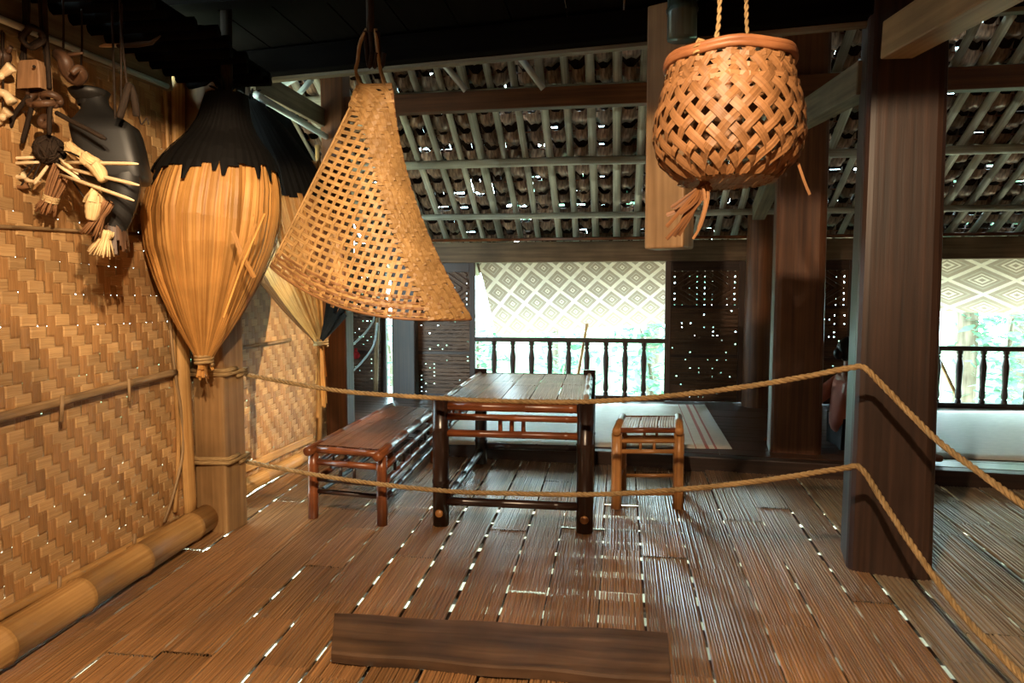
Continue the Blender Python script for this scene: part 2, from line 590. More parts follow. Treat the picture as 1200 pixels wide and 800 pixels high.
x = -2.5
while x < 5.5:
    w = RND.uniform(0.19, 0.27)
    gap = RND.choice((0.004, 0.008, 0.012, 0.014, 0.018))
    xr = x + w
    yc = [1.22 + RND.uniform(0, 0.05)]
    while yc[-1] < 5.9:
        yc.append(yc[-1] + RND.choice((0.55, 0.9, 1.15, 1.3)) * RND.uniform(0.9, 1.1))
    for ya, yb in zip(yc, yc[1:]):
        yend = row2(x) + 0.05
        if ya >= yend - 0.05: continue
        floor_panel(x, xr, ya, min(yb, yend), gap)
    x = xr
for k in range(20):
    y = 1.2 + k * 0.243 + RND.uniform(-0.02, 0.02)
    mb = MB()
    mb.bamboo((-2.6, y + 0.02, -0.062), (5.4, y - 0.02, -0.062), 0.036, 0.4, 8)
    mb.build('floor_joist', M_BAM_DARK, floor, smooth=True)

mb = MB(); mb.box((1.4, -0.2, -0.02), (8.6, 2.96, 0.03)); mb.build('rear_boards', M_FLOOR, floor)

# raised floor at the back
plat = thing('raised_floor', (1, 7, 0), 'low raised plank floor along the railing windows', 'platform', kind='structure')
mb = MB()
a, b = Vector((-2.6, row2(-2.6) + 0.06, 0.045)), Vector((5.6, row2(5.6) + 0.06, 0.045))
mb.beam(a, b, 0.12, 0.14)
mb.build('edge_beam', M_TIMBER, plat, bevel=0.008)
y = 0.125
k = 0
while y < 3.3:
    w = RND.uniform(0.15, 0.24)
    mb = MB()
    for xa, xb in ((-3.4, 0.9 + RND.uniform(-1, 1)), (None, 5.6)):
        if xa is None: xa = xlast + 0.004
        xlast = xb
        mb = MB()
        mb.beam((xa, row2(xa) + y + w / 2, 0.105), (xb, row2(xb) + y + w / 2, 0.105 + RND.uniform(-0.002, 0.002)), w - RND.choice((0.004, 0.006, 0.012)), 0.024)
        mb.build('plank', M_FLOOR2, plat)
    y += w

# ------------------------------------------------------------------ left wall: plaited bamboo, strip by strip
wall_l = thing('wall_left', WB + WD * 1.5, 'plaited split bamboo wall lit by warm lamplight', 'wall', kind='structure')
PIT = 0.047

def weave(s0, s1, z0, z1, parent, seed):
    ni = int((s1 - s0) / PIT)
    nj = int((z1 - z0) / PIT)
    R2 = random.Random(seed)
    amp = 0.0036
    skew = 0.012
    def up(i, j):       # horizontal strip on top?
        return ((i + j) % 4) < 2
    ph = [R2.uniform(-0.003, 0.003) for _ in range(max(ni, nj) + 2)]
    for j in range(nj):
        mb = MB()
        z = z0 + (j + 0.5) * PIT + ph[j]
        path = []
        for i in range(ni):
            o = amp if up(i, j) else -amp
            o += R2.uniform(-0.0008, 0.0008)
            for q in (-0.3, 0.3):
                path.append(wall_sz(s0 + (i + 0.5 + q) * PIT, z + R2.uniform(-0.0012, 0.0012) + skew * sin(i * 0.09 + j * 0.05), o))
        mb.ribbon(path, WN, PIT * (R2.uniform(1.03, 1.07) if R2.random() < 0.93 else R2.uniform(0.94, 0.98)), crown=0.0014)
        mb.build('horizontal_strip', M_WEAVE_H, parent)
    for i in range(ni):
        mb = MB()
        s = s0 + (i + 0.5) * PIT + ph[i]
        path = []
        for j in range(nj):
            o = -amp if up(i, j) else amp
            o += R2.uniform(-0.0008, 0.0008)
            for q in (-0.3, 0.3):
                path.append(wall_sz(s + R2.uniform(-0.0012, 0.0012), z0 + (j + 0.5 + q) * PIT + skew * sin(i * 0.09 + j * 0.05), o))
        mb.ribbon(path, WN, PIT * (R2.uniform(1.03, 1.07) if R2.random() < 0.93 else R2.uniform(0.94, 0.98)), crown=0.0014)
        mb.build('vertical_strip', M_WEAVE_V, parent)

weave(-0.9, 1.36, 0.0, 2.62, wall_l, 5)
weave(1.62, 3.62, 0.0, 2.62, wall_l, 9)

def wall_pole(name, pts, r, off, m, node=0.35, seg=10, parent=None):
    P = [wall_pt(px, py, off) for px, py in pts]
    mb = MB()
    if len(P) == 2:
        mb.bamboo(P[0] - (P[1] - P[0]).normalized() * 0.0, P[1], r, node, seg)
    else:
        mb.tube(smooth_path(P, 6), r, seg)
    return mb.build(name, m, parent or wall_l, smooth=True)

wall_pole('mid_rail', [(-90, 512), (205, 436)], 0.02, 0.03, M_BAM_GREY, 0.42)
wall_pole('thin_rail', [(-60, 262), (172, 275)], 0.008, 0.012, M_BAM_GREY, 0.6)
wall_pole('thin_rail', [(250, 413), (340, 398)], 0.014, 0.022, M_BAM_GREY, 0.4)
wall_pole('foot_rail', [(-70, 758), (208, 612)], 0.022, 0.03, M_BAM_TAN, 0.5)
wall_pole('tie_stick', [(73, 463), (72, 494)], 0.008, 0.058, M_BAM_GREY, 1)
wall_pole('tie_stick', [(151, 444), (152, 470)], 0.007, 0.055, M_BAM_GREY, 1)
wall_pole('tie_stick', [(70, 675), (69, 700)], 0.008, 0.055, M_BAM_GREY, 1)
wall_pole('tie_stick', [(158, 625), (157, 645)], 0.008, 0.055, M_BAM_GREY, 1)
wall_pole('cane_edge', [(193, 96), (200, 260), (204, 420), (209, 520), (205, 600)], 0.011, 0.02, M_BAM_TAN)
wall_pole('cane_edge', [(196, 250), (201, 400), (212, 480), (214, 530), (203, 580), (192, 612)], 0.008, 0.034, M_BAM_GREY)
# split bamboo upright next to the post
mb = MB()
for k in range(9):
    pass
path = [wall_pt(209, 80, 0.03), wall_pt(210, 260, 0.03), wall_pt(215, 430, 0.03), wall_pt(224, 610, 0.03)]
mb.tube(smooth_path(path, 5), 0.055, 12, squash=0.45, up=tuple(WN))
mb.build('split_bamboo_upright', M_BAM_TAN, wall_l, smooth=True)
wall_pole('cane_edge', [(246, 420), (247, 610)], 0.012, 0.02, M_BAM_TAN)
wall_pole('cane_edge', [(372, 170), (376, 330), (374, 520)], 0.02, 0.03, M_BAM_TAN)
# second bay foot boards
P0, P1 = wall_pt(271, 578, 0.05), wall_pt(368, 529, 0.05)
mb = MB(); mb.bamboo(P0, P1, 0.05, 0.7, 12); mb.build('foot_pole', M_BAM_TAN, wall_l, smooth=True)
P0, P1 = wall_pt(268, 557, 0.03), wall_pt(366, 513, 0.03)
mb = MB(); mb.beam(P0, P1, 0.02, 0.06); mb.build('foot_rail', M_BAM_TAN, wall_l, bevel=0.006)
# boards and pale tubes under the eave
for (pa, pb, h) in (((-70, -25), (197, 84), 0.2), ((296, 92), (382, 140), 0.16)):
    A, B = wall_pt(pa[0], pa[1], 0.05), wall_pt(pb[0], pb[1], 0.05)
    mb = MB(); mb.beam(A, B, 0.04, h); mb.build('eave_board', M_TIMBER_GREY, wall_l, bevel=0.005)
wall_pole('pale_tube', [(-60, -2), (196, 101)], 0.014, 0.09, M_TUBE, 0.9)
wall_pole('pale_tube', [(300, 111), (382, 160)], 0.026, 0.09, M_TUBE, 0.9)

log = thing('log', wall_pt(110, 690, 0.1), 'thick pale bamboo log lying along the foot of the left wall', 'log')
A, B = atZ(-95, 840, 0.08), atZ(226, 612, 0.08)
mb = MB()
p0, p1 = WB + WD * -1.0 + WN * 0.1 + Vector((0, 0, 0.085)), WB + WD * 1.24 + WN * 0.1 + Vector((0, 0, 0.085))
mb.bamboo(p0, p1, 0.078, 0.42, 18)
mb.build('culm', M_BAM_TAN, log, smooth=True)

# ------------------------------------------------------------------ posts and beams
def square_post(name, cx, cy, wx, wy, z0, z1, m, label, taper=0.0, bev=0.03, rot=0.0, cat='post', lean=(0, 0)):
    mb = MB()
    rows = []
    Mz = Matrix.Rotation(rot, 3, 'Z')
    n = 8
    per = []
    for (sx, sy) in ((1, 1), (-1, 1), (-1, -1), (1, -1)):
        for a in range(4):
            th = {(1, 1): 0, (-1, 1): PI / 2, (-1, -1): PI, (1, -1): 1.5 * PI}[(sx, sy)] + a * PI / 6
            per.append((sx * (wx / 2 - bev) + bev * cos(th), sy * (wy / 2 - bev) + bev * sin(th)))
    us = [0]
    for k in range(1, len(per) + 1):
        us.append(us[-1] + math.hypot(per[k % len(per)][0] - per[k - 1][0], per[k % len(per)][1] - per[k - 1][1]))
    for i in range(n + 1):
        t = i / n
        s = 1 - taper * t
        rows.append([Vector((cx + lean[0] * t, cy + lean[1] * t, z0 + (z1 - z0) * t)) + Mz @ Vector((p[0] * s, p[1] * s, 0)) for p in per + per[:1]])
    mb.grid(rows, us=us)
    b = len(mb.v)
    mb.v += [r.copy() for r in rows[-1][:-1]]
    mb.f.append(list(range(b, b + len(per)))); mb.uv.append([(p[0], p[1]) for p in per])
    return mb.build(name, m, label=label, cat=cat)

PR = math.radians(-7)
RP = atZ(1036, 676, 0)
square_post('wooden_pillar', RP.x + 0.07, RP.y + 0.2, 0.385, 0.385, 0, 2.9, M_TIMBER, 'massive dark square pillar with both barrier ropes wrapped around it', 0.11, 0.05, math.radians(-12), 'pillar')
CPo = atZ(938, 549, 0)
square_post('wooden_pillar', CPo.x - 0.01, CPo.y + 0.2, 0.40, 0.38, 0, 3.75, M_TIMBER2, 'brown pillar at the edge of the raised floor, between the round post and the rope pillar', 0.08, 0.06, math.radians(-9), 'pillar')
LPo = atZ(249, 624, 0)
square_post('wooden_post', LPo.x, LPo.y + 0.11, 0.21, 0.2, 0, 2.8, M_POST_TAN, 'weathered tan post on the left wall where both ropes are tied', 0.0, 0.015, PR)
P2 = atY(396, 440, 5.93)
square_post('wooden_post', P2.x, 5.98, 0.205, 0.2, 0, 3.5, M_TIMBER2, 'brown square post at the far end of the lamplit bamboo wall', 0.0, 0.02, 0)
# round post on the raised floor
mb = MB()
c = atZ(889, 478, 0.12)
mb.lathe([(0.165, 0.11), (0.16, 0.6), (0.15, 1.6), (0.14, 2.36)], 18, (c.x, c.y + 0.15))
mb.build('round_post', M_TIMBER2, smooth=True, label='round reddish brown post on the raised floor beside the fretwork panel', cat='post')
BPY = c.y + 0.15
BPX = c.x
c = atZ(458, 473, 0.12)
square_post('wooden_post', c.x, 8.3, 0.30, 0.16, 0.11, 2.1, M_BACK, 'dark post between the two fretwork panels left of the window', 0, 0.015)

# hung post with cut end
hp = thing('hanging_post', atY(784, 292, 3.75), 'short timber post hanging above the window with its lower end sawn off', 'post')
a = atY(784, 292, 3.75)
mb = MB()
mb.box((a.x, a.y, (a.z + 2.9) / 2), (0.215, 0.17, 2.9 - a.z), Matrix.Rotation(math.radians(-25), 3, 'Z'))
mb.build('shaft', M_TIMBER_PALE, hp, bevel=0.012)

def beam_px(name, A, B, w, h, m, label, cat='beam', bev=0.008):
    mb = MB()
    mb.beam(A, B, w, h)
    return mb.build(name, m, label=label, cat=cat, bevel=bev)

# front tie beam along the post row (bottom z ~2.78)
A = Vector((-2.55, row1(-2.55) + 0.12, 2.86)); B = Vector((5.5, row1(5.5) + 0.12, 2.80))
fb = thing('tie_beam', A, 'long black tie beam under the loft with a pale strip along its lower edge', 'beam')
mb = MB(); mb.beam(A, B, 0.14, 0.15); mb.build('timber', M_BLACK_TIMBER, fb, bevel=0.008)
dd = Vector((0, 0.03, -0.086))
mb = MB(); mb.beam(A + dd, B + dd, 0.05, 0.02); mb.build('pale_strip', M_TIMBER_GREY, fb)
# middle tie beam on the second row
A, B = atY(405, 122, 5.95), atY(1230, 102, 5.62)
A.z = 3.02; B.z = 3.02 + 0.03
A = Vector((-2.55, 6.02, atY(459, 123, 6.0).z)); B = Vector((5.5, 5.35, atY(1150, 104, 5.62).z))
beam_px('tie_beam', A, B, 0.1, 0.165, M_TIMBER2, 'brown flat tie beam crossing under the thatch between the posts')

# beams running front to back beside the pillars
lb = beam_px('cross_beam', atY(1052, 47, 3.52), atY(1215, -50, 2.55), 0.15, 0.17, M_TIMBER_PALE, 'pale split-ended timber leaving the rope pillar at upper right')
beam_px('cross_beam', atY(935, 140, 5.52), atY(1020, 90, 3.85), 0.13, 0.17, M_TIMBER_GREY, 'grey timber joining the two big pillars high up')
beam_px('cross_beam', atY(889, 248, 7.75), atY(916, 186, 5.95), 0.13, 0.18, M_TIMBER_GREY, 'short grey timber resting on top of the round post')

# ------------------------------------------------------------------ ceiling (loft) and shell
ceil = thing('ceiling', (0.5, 1, 2.9), 'black boarded loft overhead', 'ceiling', kind='structure')
for k in range(27):
    xa = -2.75 + k * 0.31
    mb = MB()
    ye = row1(xa) + 0.2
    mb.beam((xa + 0.15, -1.6, 2.955 + RND.uniform(-0.004, 0.004)), (xa + 0.15, ye, 2.955), 0.3, 0.03)
    mb.build('board', M_BLACK_TIMBER, ceil)
for y in (0.6, 1.6, 2.6, 3.3):
    mb = MB()
    mb.beam((-2.75, y, 2.90), (5.6, y, 2.90), 0.09, 0.08)
    mb.build('loft_joist', M_BLACK_TIMBER, ceil)
wf = MB(); wf.box((1.4, -1.65, 1.2), (8.6, 0.06, 3.6)); wf.build('wall_front', M_TIMBER2, kind='structure', label='board wall behind the viewer', cat='wall')
wr = MB(); wr.box((5.65, 3.6, 2.2), (0.06, 10.5, 5.0)); wr.build('wall_right', M_TIMBER2, kind='structure', label='board wall closing the far right side', cat='wall')
lp = MB(); lp.box((1.4, 3.2, 4.1), (9.2, 0.05, 2.3)); lp.build('wall_loft', M_BLACK_TIMBER, kind='structure', label='black boarding above the loft', cat='wall')
mb = MB(); mb.box((-2.55, 0.1, 1.45), (0.04, 3.5, 2.95)); mb.build('rear_boarding', M_TIMBER2, wall_l)
# gable above left wall
gw = thing('wall_gable', (-3.0, 5.5, 2.6), 'dark gable opening above the left wall with pale slanting slats', 'wall', kind='structure')
mb = MB(); mb.box((-3.3, 5.6, 3.7), (0.03, 5.4, 2.4)); mb.build('boarding', M_BLACK_TIMBER, gw)
for (a, b, r) in (((312, 110), (362, 80), 0.03), ((340, 122), (366, 92), 0.022), ((300, 85), (312, 68), 0.022)):
    mb = MB(); mb.beam(atY(a[0], a[1], 5.6), atY(b[0], b[1], 5.3), r, r * 2); mb.build('slat', M_TUBE, gw)
# lower part of the wall beyond second post, to window wall
lw = thing('wall_side', (-2.7, 7.2, 0.1), 'dark plank wall beside the raised floor', 'wall', kind='structure')
for k in range(11):
    mb = MB(); mb.box((-3.36, 6.2 + k * 0.22, 1.4), (0.03, 0.214, 2.9)); mb.build('plank', M_BACK, lw)
mb = MB(); mb.box((-2.62, 6.09, 1.4), (0.6, 0.02, 2.9))
# ------------------------------------------------------------------ roof
S_R = 0.6
def roof_z(Y):
    return 2.13 + S_R * (8.46 - Y)
RX0, RX1 = -3.3, 5.6
roof = thing('roof', (1, 7, 2.1), 'palm leaf thatched roof underside on bamboo rafters', 'roof', kind='structure')
RN = Vector((0, S_R, 1)).normalized()
nr = int((RX1 - RX0) / 0.236)
for k in range(nr + 1):
    xx = RX0 + k * 0.236 + RND.uniform(-0.012, 0.012)
    sk = RND.uniform(-0.02, 0.02)
    mb = MB()
    mb.bamboo((xx + sk, 9.25, roof_z(9.25) + 0.035), (xx - sk, 3.6, roof_z(3.6) + 0.035), RND.uniform(0.032, 0.044), 0.45, 8)
    mb.build('rafter', M_RAFT, roof, smooth=True)
for Y, r in ((8.05, 0.035), (7.27, 0.045), (6.45, 0.05), (5.5, 0.05), (4.5, 0.05)):
    mb = MB()
    mb.bamboo((RX0, Y, roof_z(Y) - 0.045), (RX1, Y, roof_z(Y) - 0.045), r, 0.8, 10, jit=0.006)
    mb.build('purlin', M_RAFT, roof, smooth=True)
rows_y = [9.2 - 0.215 * k for k in range(26)]
for y in rows_y:
    mb = MB()
    mb.tube([(RX0, y, roof_z(y) + 0.085), (RX1, y, roof_z(y) + 0.085)], 0.008, 5)
    mb.build('batten', M_BAM_RED, roof, smooth=True)

def thatch_lump(mb, xc, y, w):
    # folded palm leaf drooping over its batten, hanging below it
    rows = []
    n = 6
    dn = Vector((0, 1, -S_R)).normalized()    # down the slope
    L = RND.uniform(0.17, 0.25)
    ph = RND.uniform(0, 6)
    sk = RND.uniform(-0.04, 0.04)
    base = Vector((xc, y, roof_z(y) + 0.10))
    for i in range(6):
        t = i / 5
        row = []
        sag = -0.05 * sin(PI * min(1, t * 1.15)) + 0.012
        for j in range(n + 1):
            u = j / n - 0.5
            arch = -0.105 * cos(PI * u) * (1 - 0.35 * t)
            rid = 0.011 * (1 if (j % 2) else -1) * (0.4 + t)
            row.append(base + dn * (t * L - 0.03) + Vector((u * w * (0.85 + 0.25 * t) + sk * t, 0, 0)) + RN * (sag + arch + rid + 0.045 + RND.uniform(-0.006, 0.006)))
        rows.append(row)
    mb.grid(rows)

cells = []
for y in rows_y:
    for k in range(nr):
        cells.append((RX0 + (k + 0.5) * 0.236, y))
def near_key(c):
    p = Vector((c[0], c[1], roof_z(c[1])))
    q = CM.transposed() @ (p - CP)
    if q.z >= -0.1: return 1e9
    px, py = 600 + F * q.x / -q.z, 400 - F * q.y / -q.z
    if 400 < px < 1205 and 55 < py < 290: return 0 if RND.random() < 0.62 else 1
    return 10
cells.sort(key=near_key)
st = MB()
for idx, (xc, y) in enumerate(cells):
    w = RND.uniform(0.17, 0.25)
    if idx < 295:
        mb = MB()
        thatch_lump(mb, xc, y, w)
        mb.build('leaf_fold', M_THATCH, roof, smooth=True)
    else:
        thatch_lump(st, xc, y, w)
st.build('thatch', M_THATCH, roof, smooth=True, kind='stuff')
# outer covering: overlapping leaf courses with small chinks of sky
st = MB()
for y in rows_y:
    for k in range(nr * 2):
        xc = RX0 + (k + 0.5) * 0.118
        w = 0.118 * (RND.uniform(0.80, 0.97) if RND.random() < 0.14 else RND.uniform(1.0, 1.2))
        l = 0.215 * (RND.uniform(0.86, 0.98) if RND.random() < 0.12 else RND.uniform(1.0, 1.35))
        z = 0.16 + RND.uniform(-0.012, 0.012)
        a = Vector((xc, y, roof_z(y)))
        dn = Vector((0, 1, -S_R)).normalized()
        q = [a + Vector((-w / 2, 0, 0)) + RN * z, a + Vector((w / 2, 0, 0)) + RN * z, a + dn * l * 1.16 + Vector((w / 2, 0, 0)) + RN * (z + 0.01), a + dn * l * 1.16 + Vector((-w / 2, 0, 0)) + RN * (z + 0.01)]
        st.grid([[q[0], q[1]], [q[3], q[2]]])
st.build('outer_thatch', M_THATCH_BACK, roof, kind='stuff', solid=0.01)
# rear roof slope, out of sight
mb = MB(); mb.grid([[(RX0, 3.9, roof_z(3.9) + 0.2), (RX1, 3.9, roof_z(3.9) + 0.2)], [(RX0, -2, roof_z(3.9) + 0.5), (RX1, -2, roof_z(3.9) + 0.5)]])
mb.build('ridge_cover', M_BLACK_TIMBER, roof)
# two slanting pale sticks and a bamboo tube
for i, (a, b) in enumerate((((508, 60), (546, 106)), ((601, 56), (637, 104)))):
    mb = MB(); mb.bamboo(atY(a[0], a[1], 4.9), atY(b[0], b[1], 5.0), 0.024, 0.5, 10)
    mb.build('slanting_stick', M_TUBE, smooth=True, label=('pale blue stick slanting under the thatch, nearer the cone basket', 'pale blue stick slanting under the thatch, farther from the cone basket')[i], cat='stick')
mb = MB(); a = atY(799, 46, 3.2); b = a.copy(); b.z = 2.93
mb.bamboo(a, b, 0.065, 0.14, 16); mb.build('bamboo_tube', M_BAM_GREEN, smooth=True, label='thick greenish bamboo tube hanging from the loft beside the round basket', cat='bamboo')

# ------------------------------------------------------------------ window wall
YW = 8.46
def wx(px, y=YW): return atY(px, 380, y).x
def wz(py, px=670, y=YW): return atY(px, py, y).z
ZT, ZB = wz(307), 0.12
plate = MB(); plate.box(((RX0 + RX1) / 2, YW + 0.02, (wz(283) + ZT) / 2), (RX1 - RX0, 0.16, wz(283) - ZT))
plate.build('wall_plate', M_PLATE, bevel=0.01, label='worn timber beam running above both windows', cat='beam')
es = MB(); es.tube([(RX0, YW - 0.02, wz(282) + 0.02), (RX1, YW - 0.02, wz(282) + 0.02)], 0.02, 8)
es.build('eave_pole', M_BAM_RED, smooth=True, label='thin reddish pole lying on top of the window beam', cat='pole')

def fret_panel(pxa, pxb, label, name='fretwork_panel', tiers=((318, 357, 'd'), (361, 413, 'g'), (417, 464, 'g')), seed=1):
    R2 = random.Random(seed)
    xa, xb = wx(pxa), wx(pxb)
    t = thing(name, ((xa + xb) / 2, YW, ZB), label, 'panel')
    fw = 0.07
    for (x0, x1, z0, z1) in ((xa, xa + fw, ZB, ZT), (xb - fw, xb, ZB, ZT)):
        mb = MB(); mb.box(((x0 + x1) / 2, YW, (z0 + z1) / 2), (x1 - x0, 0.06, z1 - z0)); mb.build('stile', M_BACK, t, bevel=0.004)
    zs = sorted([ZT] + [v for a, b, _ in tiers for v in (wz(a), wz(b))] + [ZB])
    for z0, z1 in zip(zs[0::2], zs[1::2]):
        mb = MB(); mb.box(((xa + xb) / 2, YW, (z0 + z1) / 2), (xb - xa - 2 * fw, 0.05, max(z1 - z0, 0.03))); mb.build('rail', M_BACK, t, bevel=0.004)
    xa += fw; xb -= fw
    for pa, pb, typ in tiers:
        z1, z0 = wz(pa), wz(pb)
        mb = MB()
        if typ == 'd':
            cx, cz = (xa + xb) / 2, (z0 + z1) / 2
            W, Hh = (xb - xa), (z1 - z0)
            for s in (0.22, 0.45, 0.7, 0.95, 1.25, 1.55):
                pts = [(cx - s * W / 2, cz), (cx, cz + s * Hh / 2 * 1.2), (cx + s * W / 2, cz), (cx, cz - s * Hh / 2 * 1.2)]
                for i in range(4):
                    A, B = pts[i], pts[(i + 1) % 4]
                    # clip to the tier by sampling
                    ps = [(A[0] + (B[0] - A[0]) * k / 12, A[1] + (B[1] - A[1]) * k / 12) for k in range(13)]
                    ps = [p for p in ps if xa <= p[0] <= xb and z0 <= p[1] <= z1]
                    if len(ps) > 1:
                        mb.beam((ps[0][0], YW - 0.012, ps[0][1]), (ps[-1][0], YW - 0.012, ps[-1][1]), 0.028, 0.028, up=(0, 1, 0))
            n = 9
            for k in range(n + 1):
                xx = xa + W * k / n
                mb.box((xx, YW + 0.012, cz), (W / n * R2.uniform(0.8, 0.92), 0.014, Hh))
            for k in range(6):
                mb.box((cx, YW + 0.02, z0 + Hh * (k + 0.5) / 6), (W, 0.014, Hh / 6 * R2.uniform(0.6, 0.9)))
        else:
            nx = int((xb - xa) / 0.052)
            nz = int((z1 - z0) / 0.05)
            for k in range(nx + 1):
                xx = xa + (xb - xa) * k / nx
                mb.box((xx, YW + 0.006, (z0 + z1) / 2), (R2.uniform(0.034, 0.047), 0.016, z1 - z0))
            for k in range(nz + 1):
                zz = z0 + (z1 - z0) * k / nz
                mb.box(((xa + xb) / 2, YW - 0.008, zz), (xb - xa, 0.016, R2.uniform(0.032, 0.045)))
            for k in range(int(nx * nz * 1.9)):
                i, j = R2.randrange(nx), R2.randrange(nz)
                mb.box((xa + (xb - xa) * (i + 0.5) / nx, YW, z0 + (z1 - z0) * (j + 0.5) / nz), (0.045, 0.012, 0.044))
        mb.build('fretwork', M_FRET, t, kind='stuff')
    return t

fret_panel(779, 872, 'dark fretwork screen panel right of the bright window', seed=1)
fret_panel(480, 557, 'dark fretwork screen panel left of the bright window, under the cone basket', seed=2)
fret_panel(384, 453, 'dark fretwork screen panel in the back left corner', seed=3)
fret_panel(904, 1000, 'narrow glimpse of fretwork panel between the two big pillars', seed=4)
fret_panel(1001, 1078, 'fretwork panel mostly hidden behind the rope pillar', seed=5)

def baluster_prof(h):
    P = [(0.034, 0), (0.034, .05), (0.022, .07), (0.03, .09), (0.036, .14), (0.028, .3), (0.034, .5), (0.04, .7), (0.03, .82), (0.022, .86), (0.034, .89), (0.022, .92), (0.034, .95), (0.034, 1)]
    return [(r, z * h) for r, z in P]

def railing(pxa, pxb, spx, label, ytop=396):
    xa, xb = wx(pxa), wx(pxb)
    t = thing('railing', ((xa + xb) / 2, YW, ZB), label, 'railing')
    zt = wz(ytop)
    mb = MB(); mb.box(((xa + xb) / 2, YW, zt - 0.025), (xb - xa, 0.07, 0.055)); mb.build('top_rail', M_BACK, t, bevel=0.008)
    mb = MB(); mb.box(((xa + xb) / 2, YW, ZB + 0.02), (xb - xa, 0.08, 0.06)); mb.build('bottom_rail', M_BACK, t, bevel=0.008)
    for p in spx:
        xx = wx(p)
        mb = MB()
        z0, z1 = ZB + 0.05, zt - 0.05
        mb.lathe([(r, z0 + z) for r, z in baluster_prof(z1 - z0)], 12, (xx, YW))
        mb.build('baluster', M_BACK, t, smooth=True)
railing(557, 779, [579, 601, 623, 644.5, 666.5, 688, 710.5, 733, 755], 'dark turned baluster railing across the middle window')
railing(1078, 1320, [1100.5, 1126.5, 1154.5, 1181, 1207, 1233, 1259, 1285], 'dark turned baluster railing across the window right of the rope pillar', 401)

def blind(pts, name, m, label, sc, tear=True):
    """pts: TL, TR, BR, BL world points; sagging sheet"""
    TL, TR, BR, BL = pts
    mb = MB()
    rows = []
    n, k = 16, 10
    Wd = (TR - TL).length
    Hd = (BR - TR).length
    for i in range(k + 1):
        v = i / k
        row = []
        for j in range(n + 1):
            u = j / n
            p = (TL.lerp(TR, u)).lerp(BL.lerp(BR, u), v)
            p = p + Vector((0, 0.03 * sin(u * 9 + v * 2) * v, 0.0))
            row.append(p)
        rows.append(row)
    mb.grid(rows, us=[Wd * j / n for j in range(n + 1)], vs=[Hd * i / k for i in range(k + 1)])
    return mb.build(name, m, smooth=True, label=label, cat='blind')
Yb = YW + 0.12
blind((atY(559, 300, Yb), atY(782, 300, Yb), atY(783, 378, 9.3), atY(581, 393, 9.3)), 'mat_blind', M_BLIND, 'plaited mat blind with concentric diamonds propped open in the middle window', 1)
blind((atY(1070, 293, Yb), atY(1330, 293, Yb), atY(1330, 372, 9.2), atY(1074, 364, 9.2)), 'mat_blind', M_BLIND2, 'plaited mat blind with star lozenges in the window right of the rope pillar', 1)
mb = MB(); mb.bamboo(atY(688, 380, 9.25), atY(672, 470, YW + 0.1), 0.022, 0.4, 8)
mb.build('prop_stick', M_BAM_TAN, smooth=True, label='tan stick propping up the mat blind behind the middle railing', cat='stick')
mb = MB(); mb.bamboo(atY(1088, 395, 9.0), atY(1128, 478, YW + 0.1), 0.02, 0.4, 8)
mb.build('prop_stick', M_BAM_TAN, smooth=True, label='tan stick slanting behind the railing right of the rope pillar', cat='stick')

# mats on the raised floor
def floor_mat(c, m, label, z=0.123):
    P = [atZ(px, py, z) for px, py in c]      # FL FR BR BL
    mb = MB()
    rows = []
    for i in range(13):
        v = i / 12
        row = []
        for j in range(17):
            u = j / 16
            p = P[0].lerp(P[1], u).lerp(P[3].lerp(P[2], u), v)
            p.z = z + 0.003 + 0.003 * sin(u * 11 + v * 7) * sin(v * 9)
            row.append(p)
        rows.append(row)
    W = (P[1] - P[0]).length
    mb.grid(rows, us=[W * (1 - j / 16) for j in range(17)])
    return mb.build('floor_mat', m, smooth=True, solid=0.004, label=label, cat='mat')
floor_mat(((500, 520), (858, 526), (826, 474), (560, 472)), M_MAT, 'pale sleeping mat with thin red stripes on the raised floor behind the stool')
floor_mat(((1050, 534), (1330, 545), (1290, 482), (1050, 481)), M_MAT2, 'pale mat on the raised floor below the right window')

# ------------------------------------------------------------------ bamboo furniture
def pole(t, name, a, b, r, m, node=0.28, seg=12):
    mb = MB(); mb.bamboo(a, b, r, node, seg)
    return mb.build(name, m, t, smooth=True)

def slat_top(t, Q, z, ncol, rows, m, nm='top_slat', strips=9, thick=0.008):
    """Q: FL FR BR BL (xy), fills with flattened bamboo slats running front to back"""
    FL, FR, BR, BL = Q
    for c in range(ncol):
        cuts = [0] + sorted(r + RND.uniform(-0.03, 0.03) for r in rows) + [1]
        if c % 2 and len(rows): cuts = [0] + [min(0.95, r + 0.12) for r in rows] + [1]
        for v0, v1 in zip(cuts, cuts[1:]):
            mb = MB()
            u0, u1 = (c + 0.02) / ncol, (c + 0.98) / ncol
            for k in range(strips):
                ua = lerp(u0, u1, (k + 0.06) / strips)
                ub = lerp(u0, u1, (k + 0.94) / strips)
                zz = z + RND.uniform(-0.0015, 0.0015)
                rr = []
                for v in (v0 + 0.004, (v0 + v1) / 2, v1 - 0.004):
                    def pt(u, h):
                        p = FL.lerp(FR, u).lerp(BL.lerp(BR, u), v)
                        return Vector((p.x, p.y, zz + h))
                    rr.append([pt(ua, -thick), pt(ua, 0), pt((ua + ub) / 2, 0.002), pt(ub, 0), pt(ub, -thick)])
                o = RND.uniform(0, 20)
                L = (BL - FL).length
                mb.grid(rr, us=[o, o + .003, o + .008, o + .013, o + .016], vs=[o + v0 * L, o + (v0 + v1) / 2 * L, o + v1 * L])
            mb.build(nm, m, t)

def V2(p, z): return Vector((p.x, p.y, z))

